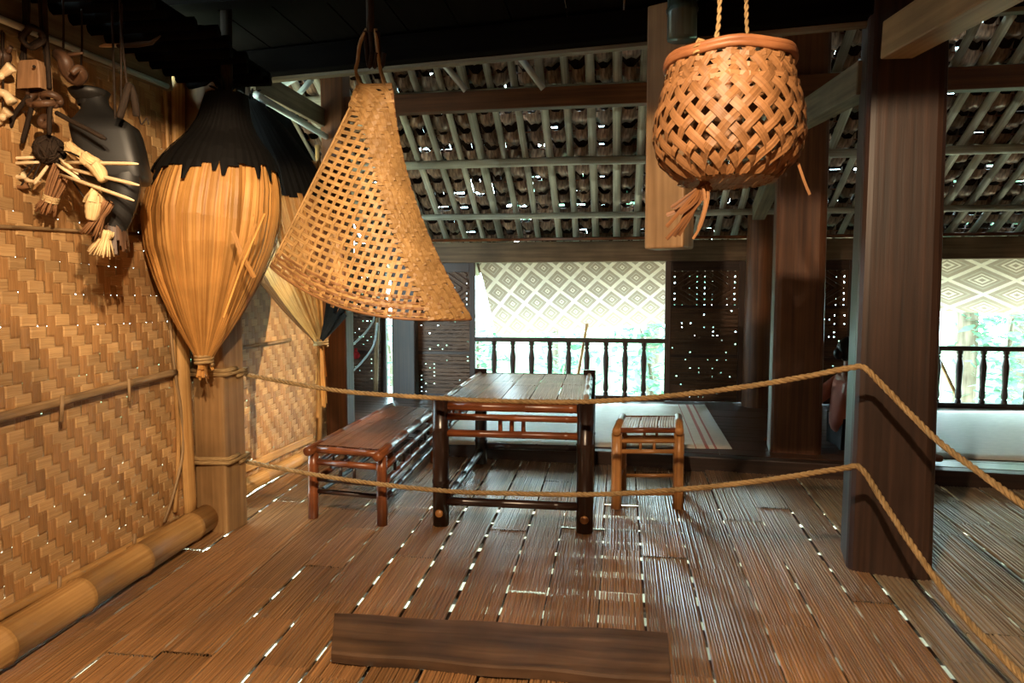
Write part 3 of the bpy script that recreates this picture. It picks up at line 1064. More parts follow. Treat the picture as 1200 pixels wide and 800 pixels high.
# table
ZTB = 0.755
q = [atZ(512, 472, ZTB), atZ(689, 476, ZTB), atZ(693, 439, ZTB), atZ(562, 437, ZTB)]
ctr = sum(q, Vector()) / 4
table = thing('bamboo_table', V2(ctr, 0), 'tall dark bamboo table with a weathered slat top', 'table')
for i, p in enumerate(q):
    c = V2(p, 0) + (V2(ctr, 0) - V2(p, 0)).normalized() * 0.03
    mb = MB()
    mb.bamboo(c, V2(c, ZTB + (0.02 if i < 2 else 0.04)), 0.05, 0.33, 14)
    leg = mb.build('leg', M_BAM_DARK, table, smooth=True)
    if i < 2:
        mb = MB()
        f = V2(c, 0.085) + Vector((0, -0.045, 0))
        mb.tube([f, f + Vector((0, -0.012, 0))], [0.026, 0.022], 12)
        mb.build('peg_end', M_BAM_STOOL, leg, smooth=True)
pin = [p + (V2(ctr, ZTB) - p).normalized() * 0.03 for p in q]
for i in range(4):
    a, b = pin[i], pin[(i + 1) % 4]
    e = (b - a).normalized() * 0.05
    pole(table, 'top_rail', V2(a, ZTB - 0.02) + e, V2(b, ZTB - 0.02) - e, 0.028, M_BAM_RED if i == 0 else M_BAM_DARK)
    pole(table, 'apron_rail', V2(a, ZTB - 0.085) + e * 0.6, V2(b, ZTB - 0.085) - e * 0.6, 0.02, M_BAM_RED)
    pole(table, 'apron_rail', V2(a, ZTB - 0.185) + e * 0.6, V2(b, ZTB - 0.185) - e * 0.6, 0.022, M_BAM_RED)
    pole(table, 'stretcher', V2(a, 0.15 if i % 2 == 0 else 0.11) + e * 0.6, V2(b, 0.15 if i % 2 == 0 else 0.11) - e * 0.6, 0.026, M_BAM_DARK)
    for t in (0.42, 0.5, 0.58) if i % 2 == 0 else (0.3, 0.45, 0.6, 0.75):
        c = a.lerp(b, t)
        pole(table, 'spindle', V2(c, ZTB - 0.18), V2(c, ZTB - 0.09), 0.013, M_BAM_RED, 0.5, 8)
slat_top(table, [p + (V2(ctr, ZTB) - p).normalized() * 0.05 for p in q], ZTB + 0.004, 5, (0.55,), M_SLAT, strips=12)
# light side edge strips on top of the table
for a, b in ((pin[0], pin[3]), (pin[1], pin[2])):
    pole(table, 'edge_pole', V2(a, ZTB + 0.006), V2(b, ZTB + 0.006), 0.017, M_SLAT, 0.4, 10)

# bench
ZBN = 0.44
q = [atZ(366, 526, ZBN), atZ(446, 532, ZBN), atZ(510, 479, ZBN), atZ(462, 474, ZBN)]
q[2] = q[1].lerp(q[2], 0.96)
q[3] = q[0].lerp(q[3], 0.93)
ctr = sum(q, Vector()) / 4
bench = thing('bamboo_bench', V2(ctr, 0), 'low red-brown bamboo bench along the left side of the table', 'bench')
dl = (q[3] - q[0]).normalized(); dr = (q[2] - q[1]).normalized()
pole(bench, 'side_pole', q[0] - dl * 0.07, q[3] + dl * 0.04, 0.03, M_BAM_RED, 0.4)
pole(bench, 'side_pole', q[1] - dr * 0.07, q[2] + dr * 0.04, 0.03, M_BAM_RED, 0.4)
feet = []
for i, p in enumerate(q):
    c = V2(p, 0)
    d = (dl if i in (0, 3) else dr) * (0.02 if i < 2 else -0.03)
    c = c + V2(d, 0)
    feet.append(c)
    pole(bench, 'leg', c + (c - V2(ctr, 0)) * 0.02, V2(c, ZBN - 0.02), 0.033, M_BAM_RED, 0.2)
for i in range(4):
    a, b = feet[i], feet[(i + 1) % 4]
    e = (b - a).normalized() * 0.03
    if i % 2 == 0:
        pole(bench, 'end_rail', V2(a, ZBN - 0.005) + e * 0, V2(b, ZBN - 0.005), 0.022, M_BAM_RED)
        pole(bench, 'stretcher', V2(a, 0.17) + e, V2(b, 0.17) - e, 0.016, M_BAM_DARK)
        ts = (0.4, 0.6)
    else:
        pole(bench, 'stretcher', V2(a, 0.14) + e, V2(b, 0.14) - e, 0.018, M_BAM_DARK)
        pole(bench, 'side_rail', V2(a, ZBN - 0.1) + e, V2(b, ZBN - 0.1) - e, 0.02, M_BAM_RED)
        ts = (0.2, 0.35, 0.5, 0.65, 0.8)
    pole(bench, 'apron_rail', V2(a, ZBN - 0.085 if i % 2 == 0 else ZBN - 0.2) + e, V2(b, ZBN - 0.085 if i % 2 == 0 else ZBN - 0.2) - e, 0.02, M_BAM_RED)
    if i % 2 == 0:
        pole(bench, 'apron_rail', V2(a, ZBN - 0.19) + e, V2(b, ZBN - 0.19) - e, 0.018, M_BAM_DARK)
    for t in ts:
        c = a.lerp(b, t)
        pole(bench, 'spindle', V2(c, ZBN - 0.19), V2(c, ZBN - 0.09), 0.011, M_BAM_DARK, 0.5, 8)
slat_top(bench, [p + (V2(ctr, ZBN) - p).normalized() * 0.035 for p in q], ZBN + 0.02, 3, (0.5,), M_SLAT_R, strips=12)

# stool
ZS = 0.52
q = [atZ(723, 504, ZS), atZ(796, 504, ZS), atZ(795, 490, ZS), atZ(729, 490, ZS)]
q[3] = q[0] + (q[3] - q[0]).normalized() * 0.46
q[2] = q[1] + (q[2] - q[1]).normalized() * 0.46
ctr = sum(q, Vector()) / 4
stool = thing('bamboo_stool', V2(ctr, 0), 'small honey brown bamboo stool right of the table', 'stool')
for (a, b) in ((q[0], q[3]), (q[1], q[2])):
    d = (b - a).normalized()
    pole(stool, 'side_pole', a - d * 0.05, b + d * 0.05, 0.028, M_BAM_STOOL, 0.4)
feet = [V2(p, 0) for p in q]
for c in feet:
    pole(stool, 'leg', c, V2(c, ZS - 0.02), 0.034, M_BAM_STOOL, 0.22)
for i in range(4):
    a, b = feet[i], feet[(i + 1) % 4]
    e = (b - a).normalized() * 0.02
    if i % 2 == 0:
        pole(stool, 'end_rail', V2(a, ZS + 0.0), V2(b, ZS + 0.0), 0.018, M_BAM_RED)
    for z in (ZS - 0.07, ZS - 0.14):
        pole(stool, 'apron_rail', V2(a, z) + e, V2(b, z) - e, 0.015, M_BAM_STOOL)
    pole(stool, 'stretcher', V2(a, 0.1 if i % 2 == 0 else 0.14) + e, V2(b, 0.1 if i % 2 == 0 else 0.14) - e, 0.014, M_BAM_STOOL)
    for t in (0.38, 0.6):
        c = a.lerp(b, t)
        pole(stool, 'spindle', V2(c, ZS - 0.14), V2(c, ZS - 0.07), 0.01, M_BAM_STOOL, 0.5, 8)
slat_top(stool, [p + (V2(ctr, ZS) - p).normalized() * 0.02 for p in q], ZS + 0.012, 3, (), M_SLAT, strips=7)

# board on the floor
P = [atZ(388, 764, 0.045), atZ(786, 797, 0.045), atZ(782, 739, 0.045), atZ(392, 717, 0.045)]
mb = MB()
rows = []
n = 14
for v, zz in ((0, -0.04), (0.0, -0.006), (0.03, 0), (0.35, 0.002), (0.7, 0.001), (0.97, 0), (1, -0.006), (1, -0.04)):
    row = []
    for j in range(n + 1):
        u = j / n
        p = P[0].lerp(P[1], u).lerp(P[3].lerp(P[2], u), v)
        row.append(p + Vector((0, 0.006 * sin(u * 17) * (1 if v > 0.5 else -1), zz + RND.uniform(-0.0008, 0.0008))))
    rows.append(row)
W = (P[1] - P[0]).length
o = 3.3
mb.grid(rows, us=[o + W * j / n for j in range(n + 1)], vs=[0, .03, .04, .13, .22, .3, .31, .34], flip=False)
# grain runs along the plank: swap uv
mb.uv = [[(b, a) for a, b in w] for w in mb.uv]
for side in (0, n):
    b0 = len(mb.v)
    mb.v += [r[side].copy() for r in rows]
    mb.f.append(list(range(b0, b0 + len(rows)))); mb.uv.append([(0.01 * k, 0) for k in range(len(rows))])
mb.build('floor_plank', M_PLANK, label='worn thick plank lying across the floor in front', cat='plank')

# ------------------------------------------------------------------ ropes
def twist_rope(t, pts, r, m, name='rope', strands=3, pitch=0.09, n=10, parent=None):
    path = smooth_path(pts, n)
    # resample
    L = [0]
    for a, b in zip(path, path[1:]): L.append(L[-1] + (b - a).length)
    N = max(8, int(L[-1] / (pitch / 7)))
    pts2 = []
    k = 0
    for i in range(N + 1):
        s = L[-1] * i / N
        while k < len(L) - 2 and L[k + 1] < s: k += 1
        u = (s - L[k]) / max(1e-9, L[k + 1] - L[k])
        pts2.append(path[k].lerp(path[k + 1], u))
    mb = MB()
    for st in range(strands):
        sp = []
        nx = None
        for i in range(N + 1):
            tt = (pts2[min(i + 1, N)] - pts2[max(i - 1, 0)]).normalized()
            if nx is None: nx = tt.orthogonal().normalized()
            nx = (nx - tt * nx.dot(tt)).normalized()
            ny = tt.cross(nx)
            a = 2 * PI * (L[-1] * i / N / pitch + st / strands)
            wob = 1 + 0.12 * sin(i * 0.37 + st)
            sp.append(pts2[i] + (nx * cos(a) + ny * sin(a)) * r * 0.5 * wob)
        mb.tube(sp, r * 0.56, 6)
    return mb.build(name, m, parent or t, smooth=True)

def knot(t, c, r, m, n=3, name='knot', ax=(0, 0, 1), R=0.05):
    """turns of rope around an axis plus two loose ends"""
    mb = MB()
    c = Vector(c)
    z = Vector(ax).normalized()
    x = z.orthogonal().normalized()
    y = z.cross(x)
    pts = []
    for i in range(n * 12 + 1):
        a = 2 * PI * i / 12
        pts.append(c + x * cos(a) * R + y * sin(a) * R + z * (i / 12 - n / 2) * r * 1.7)
    mb.tube(pts, r, 6)
    return mb.build(name, m, t, smooth=True)

def dep(px, pts):   # depth along the barrier
    return interp(pts, px)
D1 = ((232, 3.93), (500, 3.72), (760, 3.5), (1008, 3.24), (1060, 3.12), (1200, 2.55), (1260, 2.4))
D2 = D1[:4] + ((1060, 2.98), (1130, 2.68), (1190, 2.40), (1240, 2.2))
up_pts = [(262, 432), (300, 441), (400, 458), (510, 466), (600, 470), (700, 470), (800, 462), (880, 452), (950, 440), (1000, 430), (1013, 431), (1030, 447), (1060, 478), (1100, 517), (1150, 555), (1205, 596), (1260, 640)]
lo_pts = [(236, 527), (300, 543), (400, 561), (510, 574), (600, 578), (700, 579), (800, 573), (900, 562), (985, 549), (1008, 548), (1030, 580), (1060, 626), (1095, 676), (1130, 722), (1190, 785), (1240, 835)]
def post_loop(z, r=0.014, g=0.012):
    w, d = 0.105 + g, 0.1 + g
    c = Vector((LPo.x, LPo.y + 0.11, z))
    out = []
    for k in range(33):
        a = 2 * PI * k / 16
        x, y = cos(a), sin(a)
        m = max(abs(x), abs(y))
        out.append(c + Vector((x / m * w * (0.94 + 0.06 * m), y / m * d * (0.94 + 0.06 * m), (k / 16 - 1) * r * 1.6)))
    return out
for nm, pts, lab in (('upper', up_pts, 'upper jute barrier rope sagging from the left post to the big pillar'), ('lower', lo_pts, 'lower jute barrier rope sagging near the table feet')):
    P = [atY(px, py, dep(px, D1 if nm == 'upper' else D2)) for px, py in pts]
    for _ in range(4):
        d = P[-1] - P[-2]
        q = P[-1] + Vector((d.x, d.y, d.z * 0.6)).normalized() * 0.3
        q.z = max(q.z, 0.03)
        P.append(q)
    t = thing('barrier_rope', P[0], lab, 'rope')
    twist_rope(t, P, 0.0138, M_ROPE)
    mb = MB(); mb.tube(post_loop(P[0].z), 0.014, 6); mb.build('post_loop', M_ROPE, t, smooth=True)
    e = P[0] + (P[1] - P[0]).normalized() * 0.06
    d = (P[1] - P[0]).normalized()
    knot(t, e, 0.012, M_ROPE, 4, 'knot', d, 0.024)
    tw = MB()
    tw.tube(smooth_path([e, e + Vector((-0.05, -0.03, -0.05)), e + Vector((-0.06, -0.03, -0.13))], 4), 0.01, 6)
    tw.build('loose_end', M_ROPE, t, smooth=True)

# ------------------------------------------------------------------ palm-leaf bundles
def leaf_bundle(axis, rad, Y, label, nl, y_dark, jag, seed, tail_to, group=None, darkshare=0.03):
    """axis: [(py, px)], rad: [(py, r_px)], pixel profile turned into a body of revolution at depth Y"""
    R2 = random.Random(seed)
    k = Y / F
    ys = [p[0] for p in rad]
    def cen(py):
        return atY(interp(axis, py), py, Y)
    base = cen(ys[-1])
    t = thing('leaf_bundle', base, label, 'bundle')
    N = 26
    def ring(py, a, f=1.0):
        c = cen(py)
        r = interp(rad, py) * k * f
        return c + Vector((cos(a) * r, sin(a) * r * 0.92, 0))
    y0, y1 = ys[0], ys[-1]
    # inner core keeps the bundle closed
    mb = MB()
    mb.grid([[ring(y0 + (y1 - y0) * i / N, 2 * PI * j / 28, 0.955) for j in range(29)] for i in range(N + 1)])
    mb.build('inner_leaves', M_LEAF, t, smooth=True)
    for q in range(nl):
        a0 = 2 * PI * (q + R2.uniform(-0.3, 0.3)) / nl
        half = PI / nl * R2.uniform(1.05, 1.45)
        tw = R2.uniform(-0.12, 0.12)
        ya = y_dark + R2.uniform(-50, 0) if y_dark else y0
        yb = y1 + R2.uniform(-3, 4)
        lift = R2.uniform(0.985, 1.03)
        rows = []
        for i in range(18):
            py = ya + (yb - ya) * i / 17
            s = i / 17
            aa = a0 + tw * (s - 0.5)
            wig = 0.012 * sin(s * 7 + q)
            rows.append([ring(py, aa - half, lift - 0.012), ring(py, aa - half * 0.4, lift + 0.008 + wig * 0.4), ring(py, aa, lift - 0.004), ring(py, aa + half * 0.45, lift + 0.012 + wig * 0.4), ring(py, aa + half, lift - 0.01)])
        mb = MB(); mb.grid(rows)
        o = R2.uniform(0, 9)
        mb.uv = [[(u + o, v + o) for u, v in w] for w in mb.uv]
        dk = R2.random()
        mb.build('leaf', M_LEAF if dk > darkshare else M_LEAF_DK, t, smooth=False)
    # near-black leaf sheath over the top, ragged lower edge
    if y_dark:
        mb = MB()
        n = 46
        yj = [y_dark + R2.uniform(-5, 5) + (R2.uniform(8, 26) if R2.random() < jag else 0) for _ in range(n)]
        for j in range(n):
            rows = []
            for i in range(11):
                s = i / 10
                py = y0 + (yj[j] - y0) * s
                hw = 2 * PI / n * (0.62 if s < 0.8 else 0.62 * (1 - (s - 0.8) * 3.5 if yj[j] > y_dark + 6 else 1))
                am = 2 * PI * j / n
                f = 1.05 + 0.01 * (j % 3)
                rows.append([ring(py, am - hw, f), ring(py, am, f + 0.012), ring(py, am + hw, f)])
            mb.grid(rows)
        mb.build('black_sheath', M_LEAF_BLACK, t)
        # stiff stalks sticking out of the neck
        mb = MB()
        for j in range(22):
            a = R2.uniform(0, 2 * PI)
            c = cen(y0 + R2.uniform(0, 25))
            d = Vector((cos(a) * R2.uniform(0.02, 0.09), sin(a) * R2.uniform(0.02, 0.09), R2.uniform(0.03, 0.14)))
            mb.tube(smooth_path([c, c + d * 0.5 + Vector((0, 0, 0.03)), c + d], 3), [0.006] * 6 + [0.003], 5)
        mb.build('stalks', M_LEAF_BLACK, t, smooth=True)
        # hanging cord
        mb = MB()
        c = cen(y0)
        mb.tube([c + Vector((0, 0, -0.05)), Vector((c.x + 0.01, c.y, 2.9))], 0.03, 8)
        mb.build('hanging_cord', M_CORD, t, smooth=True)
    # tie at the bottom and leaf tail below it
    c = cen(y1)
    mb = MB()
    r = rad[-1][1] * k + 0.006
    pts = [c + Vector((cos(i * 0.6) * r, sin(i * 0.6) * r, (i - 20) * 0.0016)) for i in range(41)]
    mb.tube(pts, 0.009, 6)
    mb.build('tie', M_ROPE, t, smooth=True)
    mb = MB()
    for j in range(16):
        a = R2.uniform(0, 2 * PI)
        L = R2.uniform(0.4, 1.0) * (tail_to - y1) * k
        sp = R2.uniform(0.2, 1.3)
        p = [c + Vector((cos(a) * 0.015, sin(a) * 0.015, 0)), c + Vector((cos(a) * 0.03 * sp, sin(a) * 0.03 * sp, -L * 0.5)), c + Vector((cos(a) * 0.045 * sp, sin(a) * 0.03 * sp, -L))]
        mb.ribbon(smooth_path(p, 3), Vector((cos(a + 1), sin(a + 1), 0.1)), 0.018)
    mb.build('leaf_tail', M_LEAF, t)
    return t, cen, ring

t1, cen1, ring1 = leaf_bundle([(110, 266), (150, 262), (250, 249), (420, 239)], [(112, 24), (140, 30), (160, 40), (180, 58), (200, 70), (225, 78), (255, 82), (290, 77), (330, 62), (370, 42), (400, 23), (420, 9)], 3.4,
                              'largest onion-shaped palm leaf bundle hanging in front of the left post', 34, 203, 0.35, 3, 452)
# loose broken leaf strips on its right flank
for (a, b, w) in (((273, 270), (298, 325), 0.022), ((300, 262), (268, 345), 0.012), ((310, 250), (262, 372), 0.009)):
    p, q2 = atY(a[0], a[1], 3.05), atY(b[0], b[1], 3.09)
    mb = MB()
    mb.ribbon([p, p.lerp(q2, 0.5) + Vector((0, -0.02, 0)), q2], Vector((0.2, -1, 0.1)), w)
    mb.build('loose_strip', M_LEAF, t1)
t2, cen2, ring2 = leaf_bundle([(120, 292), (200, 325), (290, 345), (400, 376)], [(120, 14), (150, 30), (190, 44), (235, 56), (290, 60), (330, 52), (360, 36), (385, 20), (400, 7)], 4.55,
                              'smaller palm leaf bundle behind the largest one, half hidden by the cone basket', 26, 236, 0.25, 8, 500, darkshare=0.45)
mb = MB()
for j in range(7):
    a = atY(385 + j * 4, 352 + (j % 3) * 8, 4.3)
    b = atY(377, 398, 4.5)
    mb.ribbon(smooth_path([a, a.lerp(b, 0.5) + Vector((0.02, -0.03, 0)), b], 3), Vector((0.3, -1, 0.2)), 0.03)
mb.build('burnt_leaf', M_LEAF_BLACK, t2)

# ------------------------------------------------------------------ cone basket (scoop)
YC = 3.15
cone = thing('cone_basket', atY(440, 95, YC), 'large golden cone-shaped open-weave basket hanging by two loops', 'basket')
def qbez(a, b, c, t): return ((1 - t) ** 2 * a[0] + 2 * t * (1 - t) * b[0] + t * t * c[0], (1 - t) ** 2 * a[1] + 2 * t * (1 - t) * b[1] + t * t * c[1])
def cone_pt(w, v, side=1, off=0.0):
    """w: position across measured from the left edge (0..v), v: from apex (0) to mouth (1)"""
    u = min(1, max(0, w / v)) if v > 1e-4 else 0.5
    def raw(u, v):
        lp = qbez((424, 97), (372, 205), (317, 312), v)
        rp = qbez((459, 95), (464, 232), (552, 374), v)
        px = lp[0] + (rp[0] - lp[0]) * u
        py = lp[1] + (rp[1] - lp[1]) * u + 26 * sin(PI * u ** 0.8) * v * v
        Y = YC - side * 0.23 * v ** 0.8 * (sin(PI * (u * 0.96 + 0.02)) ** 0.8)
        return atY(px, py, Y)
    p = raw(u, v)
    e = 0.004
    du = raw(min(1, u + e), v) - raw(max(0, u - e), v)
    dv = raw(u, min(1, v + e)) - raw(u, max(0.001, v - e))
    n = du.cross(dv)
    n = n.normalized() if n.length > 1e-12 else Vector((0, -1, 0))
    if n.y * side > 0: n = -n
    return p + n * off, n
NW, NV = 25, 29
for side in (1, -1):
    mb = MB()
    for i in range(NW):
        w = (i + 0.25) / NW
        path, nn = [], []
        v = max(w, 0.03)
        j0 = int(v * NV)
        vs = [v] + [(j + 0.5) / NV for j in range(NV) if (j + 0.5) / NV > v] + [1.0]
        for v in vs:
            j = int(v * NV)
            p, n = cone_pt(w, v, side, 0.003 * (1 if (i + j) % 2 else -1))
            path.append(p); nn.append(n)
        if len(path) > 2: mb.ribbon(path, nn, 0.0185)
    for j in range(NV):
        v = (j + 0.5) / NV
        path, nn = [], []
        ws = [0] + [(i + 0.25) / NW for i in range(NW) if (i + 0.25) / NW < v] + [v]
        for w in ws:
            i = int(w * NW)
            p, n = cone_pt(w, v, side, 0.003 * (-1 if (i + j) % 2 else 1))
            path.append(p); nn.append(n)
        if len(path) > 2: mb.ribbon(path, nn, 0.0185)
    mb.build('weave', M_CANE, cone, kind='stuff', solid=0.0025)
# dense plaited band along the right edge
mb = MB()
BW = 0.2
nb = 7
for k in range(nb):
    d = (k + 0.5) / nb * BW
    path, nn = [], []
    N = 64
    for q in range(N + 1):
        v = 0.02 + 0.98 * q / N
        w = max(0.0, v - d * (0.55 + 0.45 * v))
        p, n = cone_pt(w, v, 1, 0.009 + 0.0035 * (1 if (q // 2 + k) % 2 else -1))
        path.append(p); nn.append(n)
    mb.ribbon(path, nn, 0.027)
for q in range(50):
    v = 0.03 + 0.97 * q / 50
    path, nn = [], []
    for k in range(nb + 1):
        d = k / nb * BW
        w = max(0.0, v - d * (0.55 + 0.45 * v))
        p, n = cone_pt(w, min(1, v + 0.02 * k / nb), 1, 0.009 + 0.0035 * (1 if (q + k) % 2 else -1))
        path.append(p); nn.append(n)
    mb.ribbon(path, nn, 0.014)
mb.build('plaited_band', M_CANE, cone, kind='stuff', solid=0.002)
# bottom band and rims
mb = MB()
for k in range(4):
    v = 0.915 + 0.022 * k
    path, nn = [], []
    for q in range(61):
        w = q / 60 * v
        p, n = cone_pt(w, v, 1, 0.004 + 0.003 * (1 if (q // 2 + k) % 2 else -1))
        path.append(p); nn.append(n)
    mb.ribbon(path, nn, 0.011)
mb.build('mouth_band', M_CANE_OR, cone, kind='stuff', solid=0.002)
for side in (1, -1):
    mb = MB()
    mb.tube([cone_pt(q / 40, 1.0, side)[0] for q in range(41)], 0.007, 6)
    mb.build('mouth_rim', M_CANE_OR, cone, smooth=True)
mb = MB(); mb.tube([cone_pt(q / 30, q / 30 if q else 0.01, 1)[0] for q in range(1, 31)], 0.008, 6); mb.build('edge_rim', M_CANE_OR, cone, smooth=True)
mb = MB(); mb.tube([cone_pt(0, max(0.01, q / 30), 1)[0] for q in range(31)], 0.006, 6); mb.build('edge_rim', M_CANE, cone, smooth=True)
mb = MB()
a = [atY(x, y, YC) for x, y in ((424, 104), (417, 84), (419, 72), (422, 50), (430, 34))]
mb.tube(smooth_path(a, 5), 0.009, 8)
mb.build('hanging_loop', M_ROPE, cone, smooth=True)
mb = MB()
a = [atY(x, y, YC) for x, y in ((452, 105), (446, 82), (443, 62), (440, 34))]
mb.tube(smooth_path(a, 5), 0.009, 8)
mb.build('hanging_loop', M_ROPE, cone, smooth=True)
mb = MB()
for x0 in (428, 434, 442):
    a = [atY(x0, 36, YC), atY(x0 + 2, 60, YC + 0.02), atY(x0 + 5, 78, YC + 0.01), atY(x0 + 8, 62, YC)]
    mb.tube(smooth_path(a, 5), 0.012, 6)
a = atY(434, 38, YC); mb.tube([a, Vector((a.x, a.y, 2.93))], 0.02, 6)
mb.build('black_hook', M_CORD, cone, smooth=True)

# ------------------------------------------------------------------ round basket
YR = 2.35
rc = atY(853, 134, YR)
kR = YR / F
zt_, zb_ = 2.145, 1.77
bk = thing('round_basket', (rc.x, rc.y, zb_), 'round open-weave bamboo basket with a thick rim hanging from two cords', 'basket')
HB = zt_ - zb_
PROF = [(0, 0.55), (0.06, 0.7), (0.2, 0.92), (0.38, 1.0), (0.55, 0.985), (0.75, 0.9), (0.9, 0.83), (1.0, 0.81)]
RB = 81 * kR
def bk_pt(th, t, off=0.0):
    r = interp(PROF, t) * RB + off
    tilt = 0.03 * (t - 0.5)
    return Vector((rc.x + cos(th) * r, rc.y + sin(th) * r, zb_ + t * HB))
NB = 22
TURN = 1.5
tau = (2 * PI / NB) / (2 * TURN)
for sgn in (1, -1):
    for i in range(NB):
        th0 = 2 * PI * i / NB
        path, nn = [], []
        for q in range(33):
            t = q / 32
            th = th0 + sgn * TURN * t
            off = sgn * 0.0035 * cos(PI * t / tau)
            path.append(bk_pt(th, t, off))
            nn.append(Vector((cos(th), sin(th), 0.0)))
        mb = MB(); mb.ribbon(path, nn, 0.0265 * RND.uniform(0.9, 1.1), crown=0.001)
        mb.build('woven_strip', M_CANE_OR, bk)
# horizontal binding strips near the top
for t in (0.76, 0.84, 0.93):
    mb = MB()
    mb.ribbon([bk_pt(2 * PI * q / 48, t + 0.012 * sin(q * 1.3), 0.002 + 0.003 * (1 if q % 2 else -1)) for q in range(49)], [Vector((cos(2 * PI * q / 48), sin(2 * PI * q / 48), 0)) for q in range(49)], 0.014)
    mb.build('binding_strip', M_CANE_OR, bk)
mb = MB()
for off, dz in ((0.006, 0.0), (0.004, 0.014)):
    mb.tube([bk_pt(2 * PI * q / 40, 1.0, off) + Vector((0, 0, dz + 0.003 * sin(q * 0.9))) for q in range(41)], 0.0115, 8, caps=False)
mb.build('rim', mat('rim_brown', (128, 78, 46), (178, 118, 76), (40, 8), 0.5, 0.4, 0.3), bk, smooth=True)
mb = MB()
for k in range(16):
    for ax in (0, 1):
        s = (k - 7.5) / 8 * 0.66 * RB
        l = math.sqrt(max(0, (0.66 * RB) ** 2 - s * s))
        A = Vector((rc.x + (s if ax else -l), rc.y + (-l if ax else s), zb_ + 0.002 * (1 if ax else -1)))
        B = Vector((rc.x + (s if ax else l), rc.y + (l if ax else s), zb_ + 0.002 * (1 if ax else -1)))
        mb.ribbon([A, A.lerp(B, 0.5), B], Vector((0, 0, -1)), 0.014)
mb.build('woven_base', M_BAM_GREY, bk)
for (px, ang) in ((843, -2.2), (876, 0.9)):
    a = bk_pt(ang, 1.0, 0.0)
    a2 = atY(px - 1, 30, a.y)
    top = atY(px, -60, a.y); top.z = 2.93
    P = [a + Vector((0, 0, -0.02)), a + Vector((0, 0, 0.03)), a2, top]
    twist_rope(bk, P, 0.0075, M_ROPE, 'hanging_cord', 2, 0.05, 6)
    mb = MB()
    mb.tube([a + Vector((cos(q * 0.7) * 0.016, sin(q * 0.7) * 0.016, (q - 10) * 0.002)) for q in range(20)], 0.004, 5)
    mb.build('cord_knot', M_ROPE, bk, smooth=True)
# dry leaf tuft and loose strips below
mb = MB()
R2 = random.Random(4)
o = atY(826, 218, YR - 0.05)
for j in range(9):
    e = atY(781 + R2.uniform(-4, 40) * (j % 3) / 2.0, 285 - R2.uniform(0, 45), YR - 0.06 + R2.uniform(-0.03, 0.03))
    m_ = o.lerp(e, 0.5) + Vector((R2.uniform(0, 0.02), 0, R2.uniform(-0.01, 0.02)))
    mb.ribbon(smooth_path([o + Vector((R2.uniform(-0.02, 0.02), 0, R2.uniform(-0.01, 0.03))), m_, e], 3), Vector((0.5, -1, 0.3)), 0.013, ws=None)
mb.build('dry_leaf_tuft', M_LEAF_DK, bk)
for pts in (((828, 216), (830, 232), (822, 262), (812, 280)), ((935, 190), (940, 205), (944, 216), (949, 228)), ((824, 218), (826, 240), (818, 268))):
    P = [atY(x, y, YR - 0.06) for x, y in pts]
    mb = MB()
    mb.ribbon(smooth_path(P, 4), Vector((0.2, -1, 0)), 0.009)
    mb.build('loose_strip', M_CANE_OR, bk)

# ------------------------------------------------------------------ things hanging at the upper left
YP = 2.62
def hp_(px, py, Y=YP): return atY(px, py, Y)
rack = thing('smoke_rack', hp_(80, 0, 2.6), 'black bamboo smoking rack under the loft at upper left', 'rack')
for k in range(15):
    y = 2.05 + k * 0.115
    mb = MB(); xe = -1.78 + RND.uniform(-0.05, 0.12)
    xb_ = interp([(2.0, -2.3), (3.8, -2.42)], y)
    mb.bamboo((xb_, y, 2.60), (-1.9 + RND.uniform(-0.06, 0.08), y + 0.05, 2.62 + RND.uniform(-0.01, 0.01)), 0.03, 0.3, 8)
    mb.build('rack_pole', M_BLACK_TIMBER, rack, smooth=True)
for x in (-2.2, -1.98):
    mb = MB(); mb.bamboo((x, 1.95, 2.66), (x - 0.03, 3.8, 2.66), 0.035, 0.4, 8); mb.build('rack_bearer', M_BLACK_TIMBER, rack, smooth=True)
    mb = MB(); mb.tube([(x, 2.6, 2.65), (x, 2.6, 2.94)], 0.012, 6); mb.build('rack_hanger', M_BLACK_TIMBER, rack, smooth=True)

def cord(t, a, zt=2.585, r=0.006, name='cord', m=None, sway=0.01):
    mb = MB()
    a = Vector(a)
    b = Vector((a.x + sway, a.y, zt))
    mb.tube(smooth_path([a, a.lerp(b, 0.5) + Vector((sway * 0.3, 0, 0)), b], 4), r, 6)
    return mb.build(name, m or M_CORD, t, smooth=True)

# black jug
c = hp_(128, 172)
jug = thing('black_jug', c + Vector((0, 0, -0.16)), 'big flat-sided black jug hanging on cords against the left wall', 'jug')
mb = MB()
kk = YP / F
prof = [(216, 12), (215, 40), (208, 46), (180, 47), (158, 47), (148, 45), (140, 34), (130, 24), (122, 20), (112, 22)]
rows = []
for (py, r) in prof:
    cc = hp_(interp([(110, 106), (150, 124), (214, 140)], py), py)
    row = []
    for j in range(25):
        a = 2 * PI * j / 24
        sx, sy = cos(a), sin(a)
        e = 0.4 if r > 25 else 0.8
        qx, qy = math.copysign(abs(sx) ** e, sx) * r * kk * 0.8, math.copysign(abs(sy) ** e, sy) * r * kk * 0.6
        row.append(cc + Vector((qx * 0.94 - qy * 0.34, qx * 0.34 + qy * 0.94, 0)))
    rows.append(row)
mb.grid(rows, flip=True)
mb.build('body', M_BLACK, jug, smooth=True)
mb = MB(); cc = hp_(105, 113)
mb.lathe([(0.05, cc.z - 0.02), (0.07, cc.z), (0.078, cc.z + 0.02), (0.066, cc.z + 0.028), (0.05, cc.z + 0.01), (0.045, cc.z - 0.04)], 18, (cc.x, cc.y))
mb.build('lip', M_BLACK, jug, smooth=True)
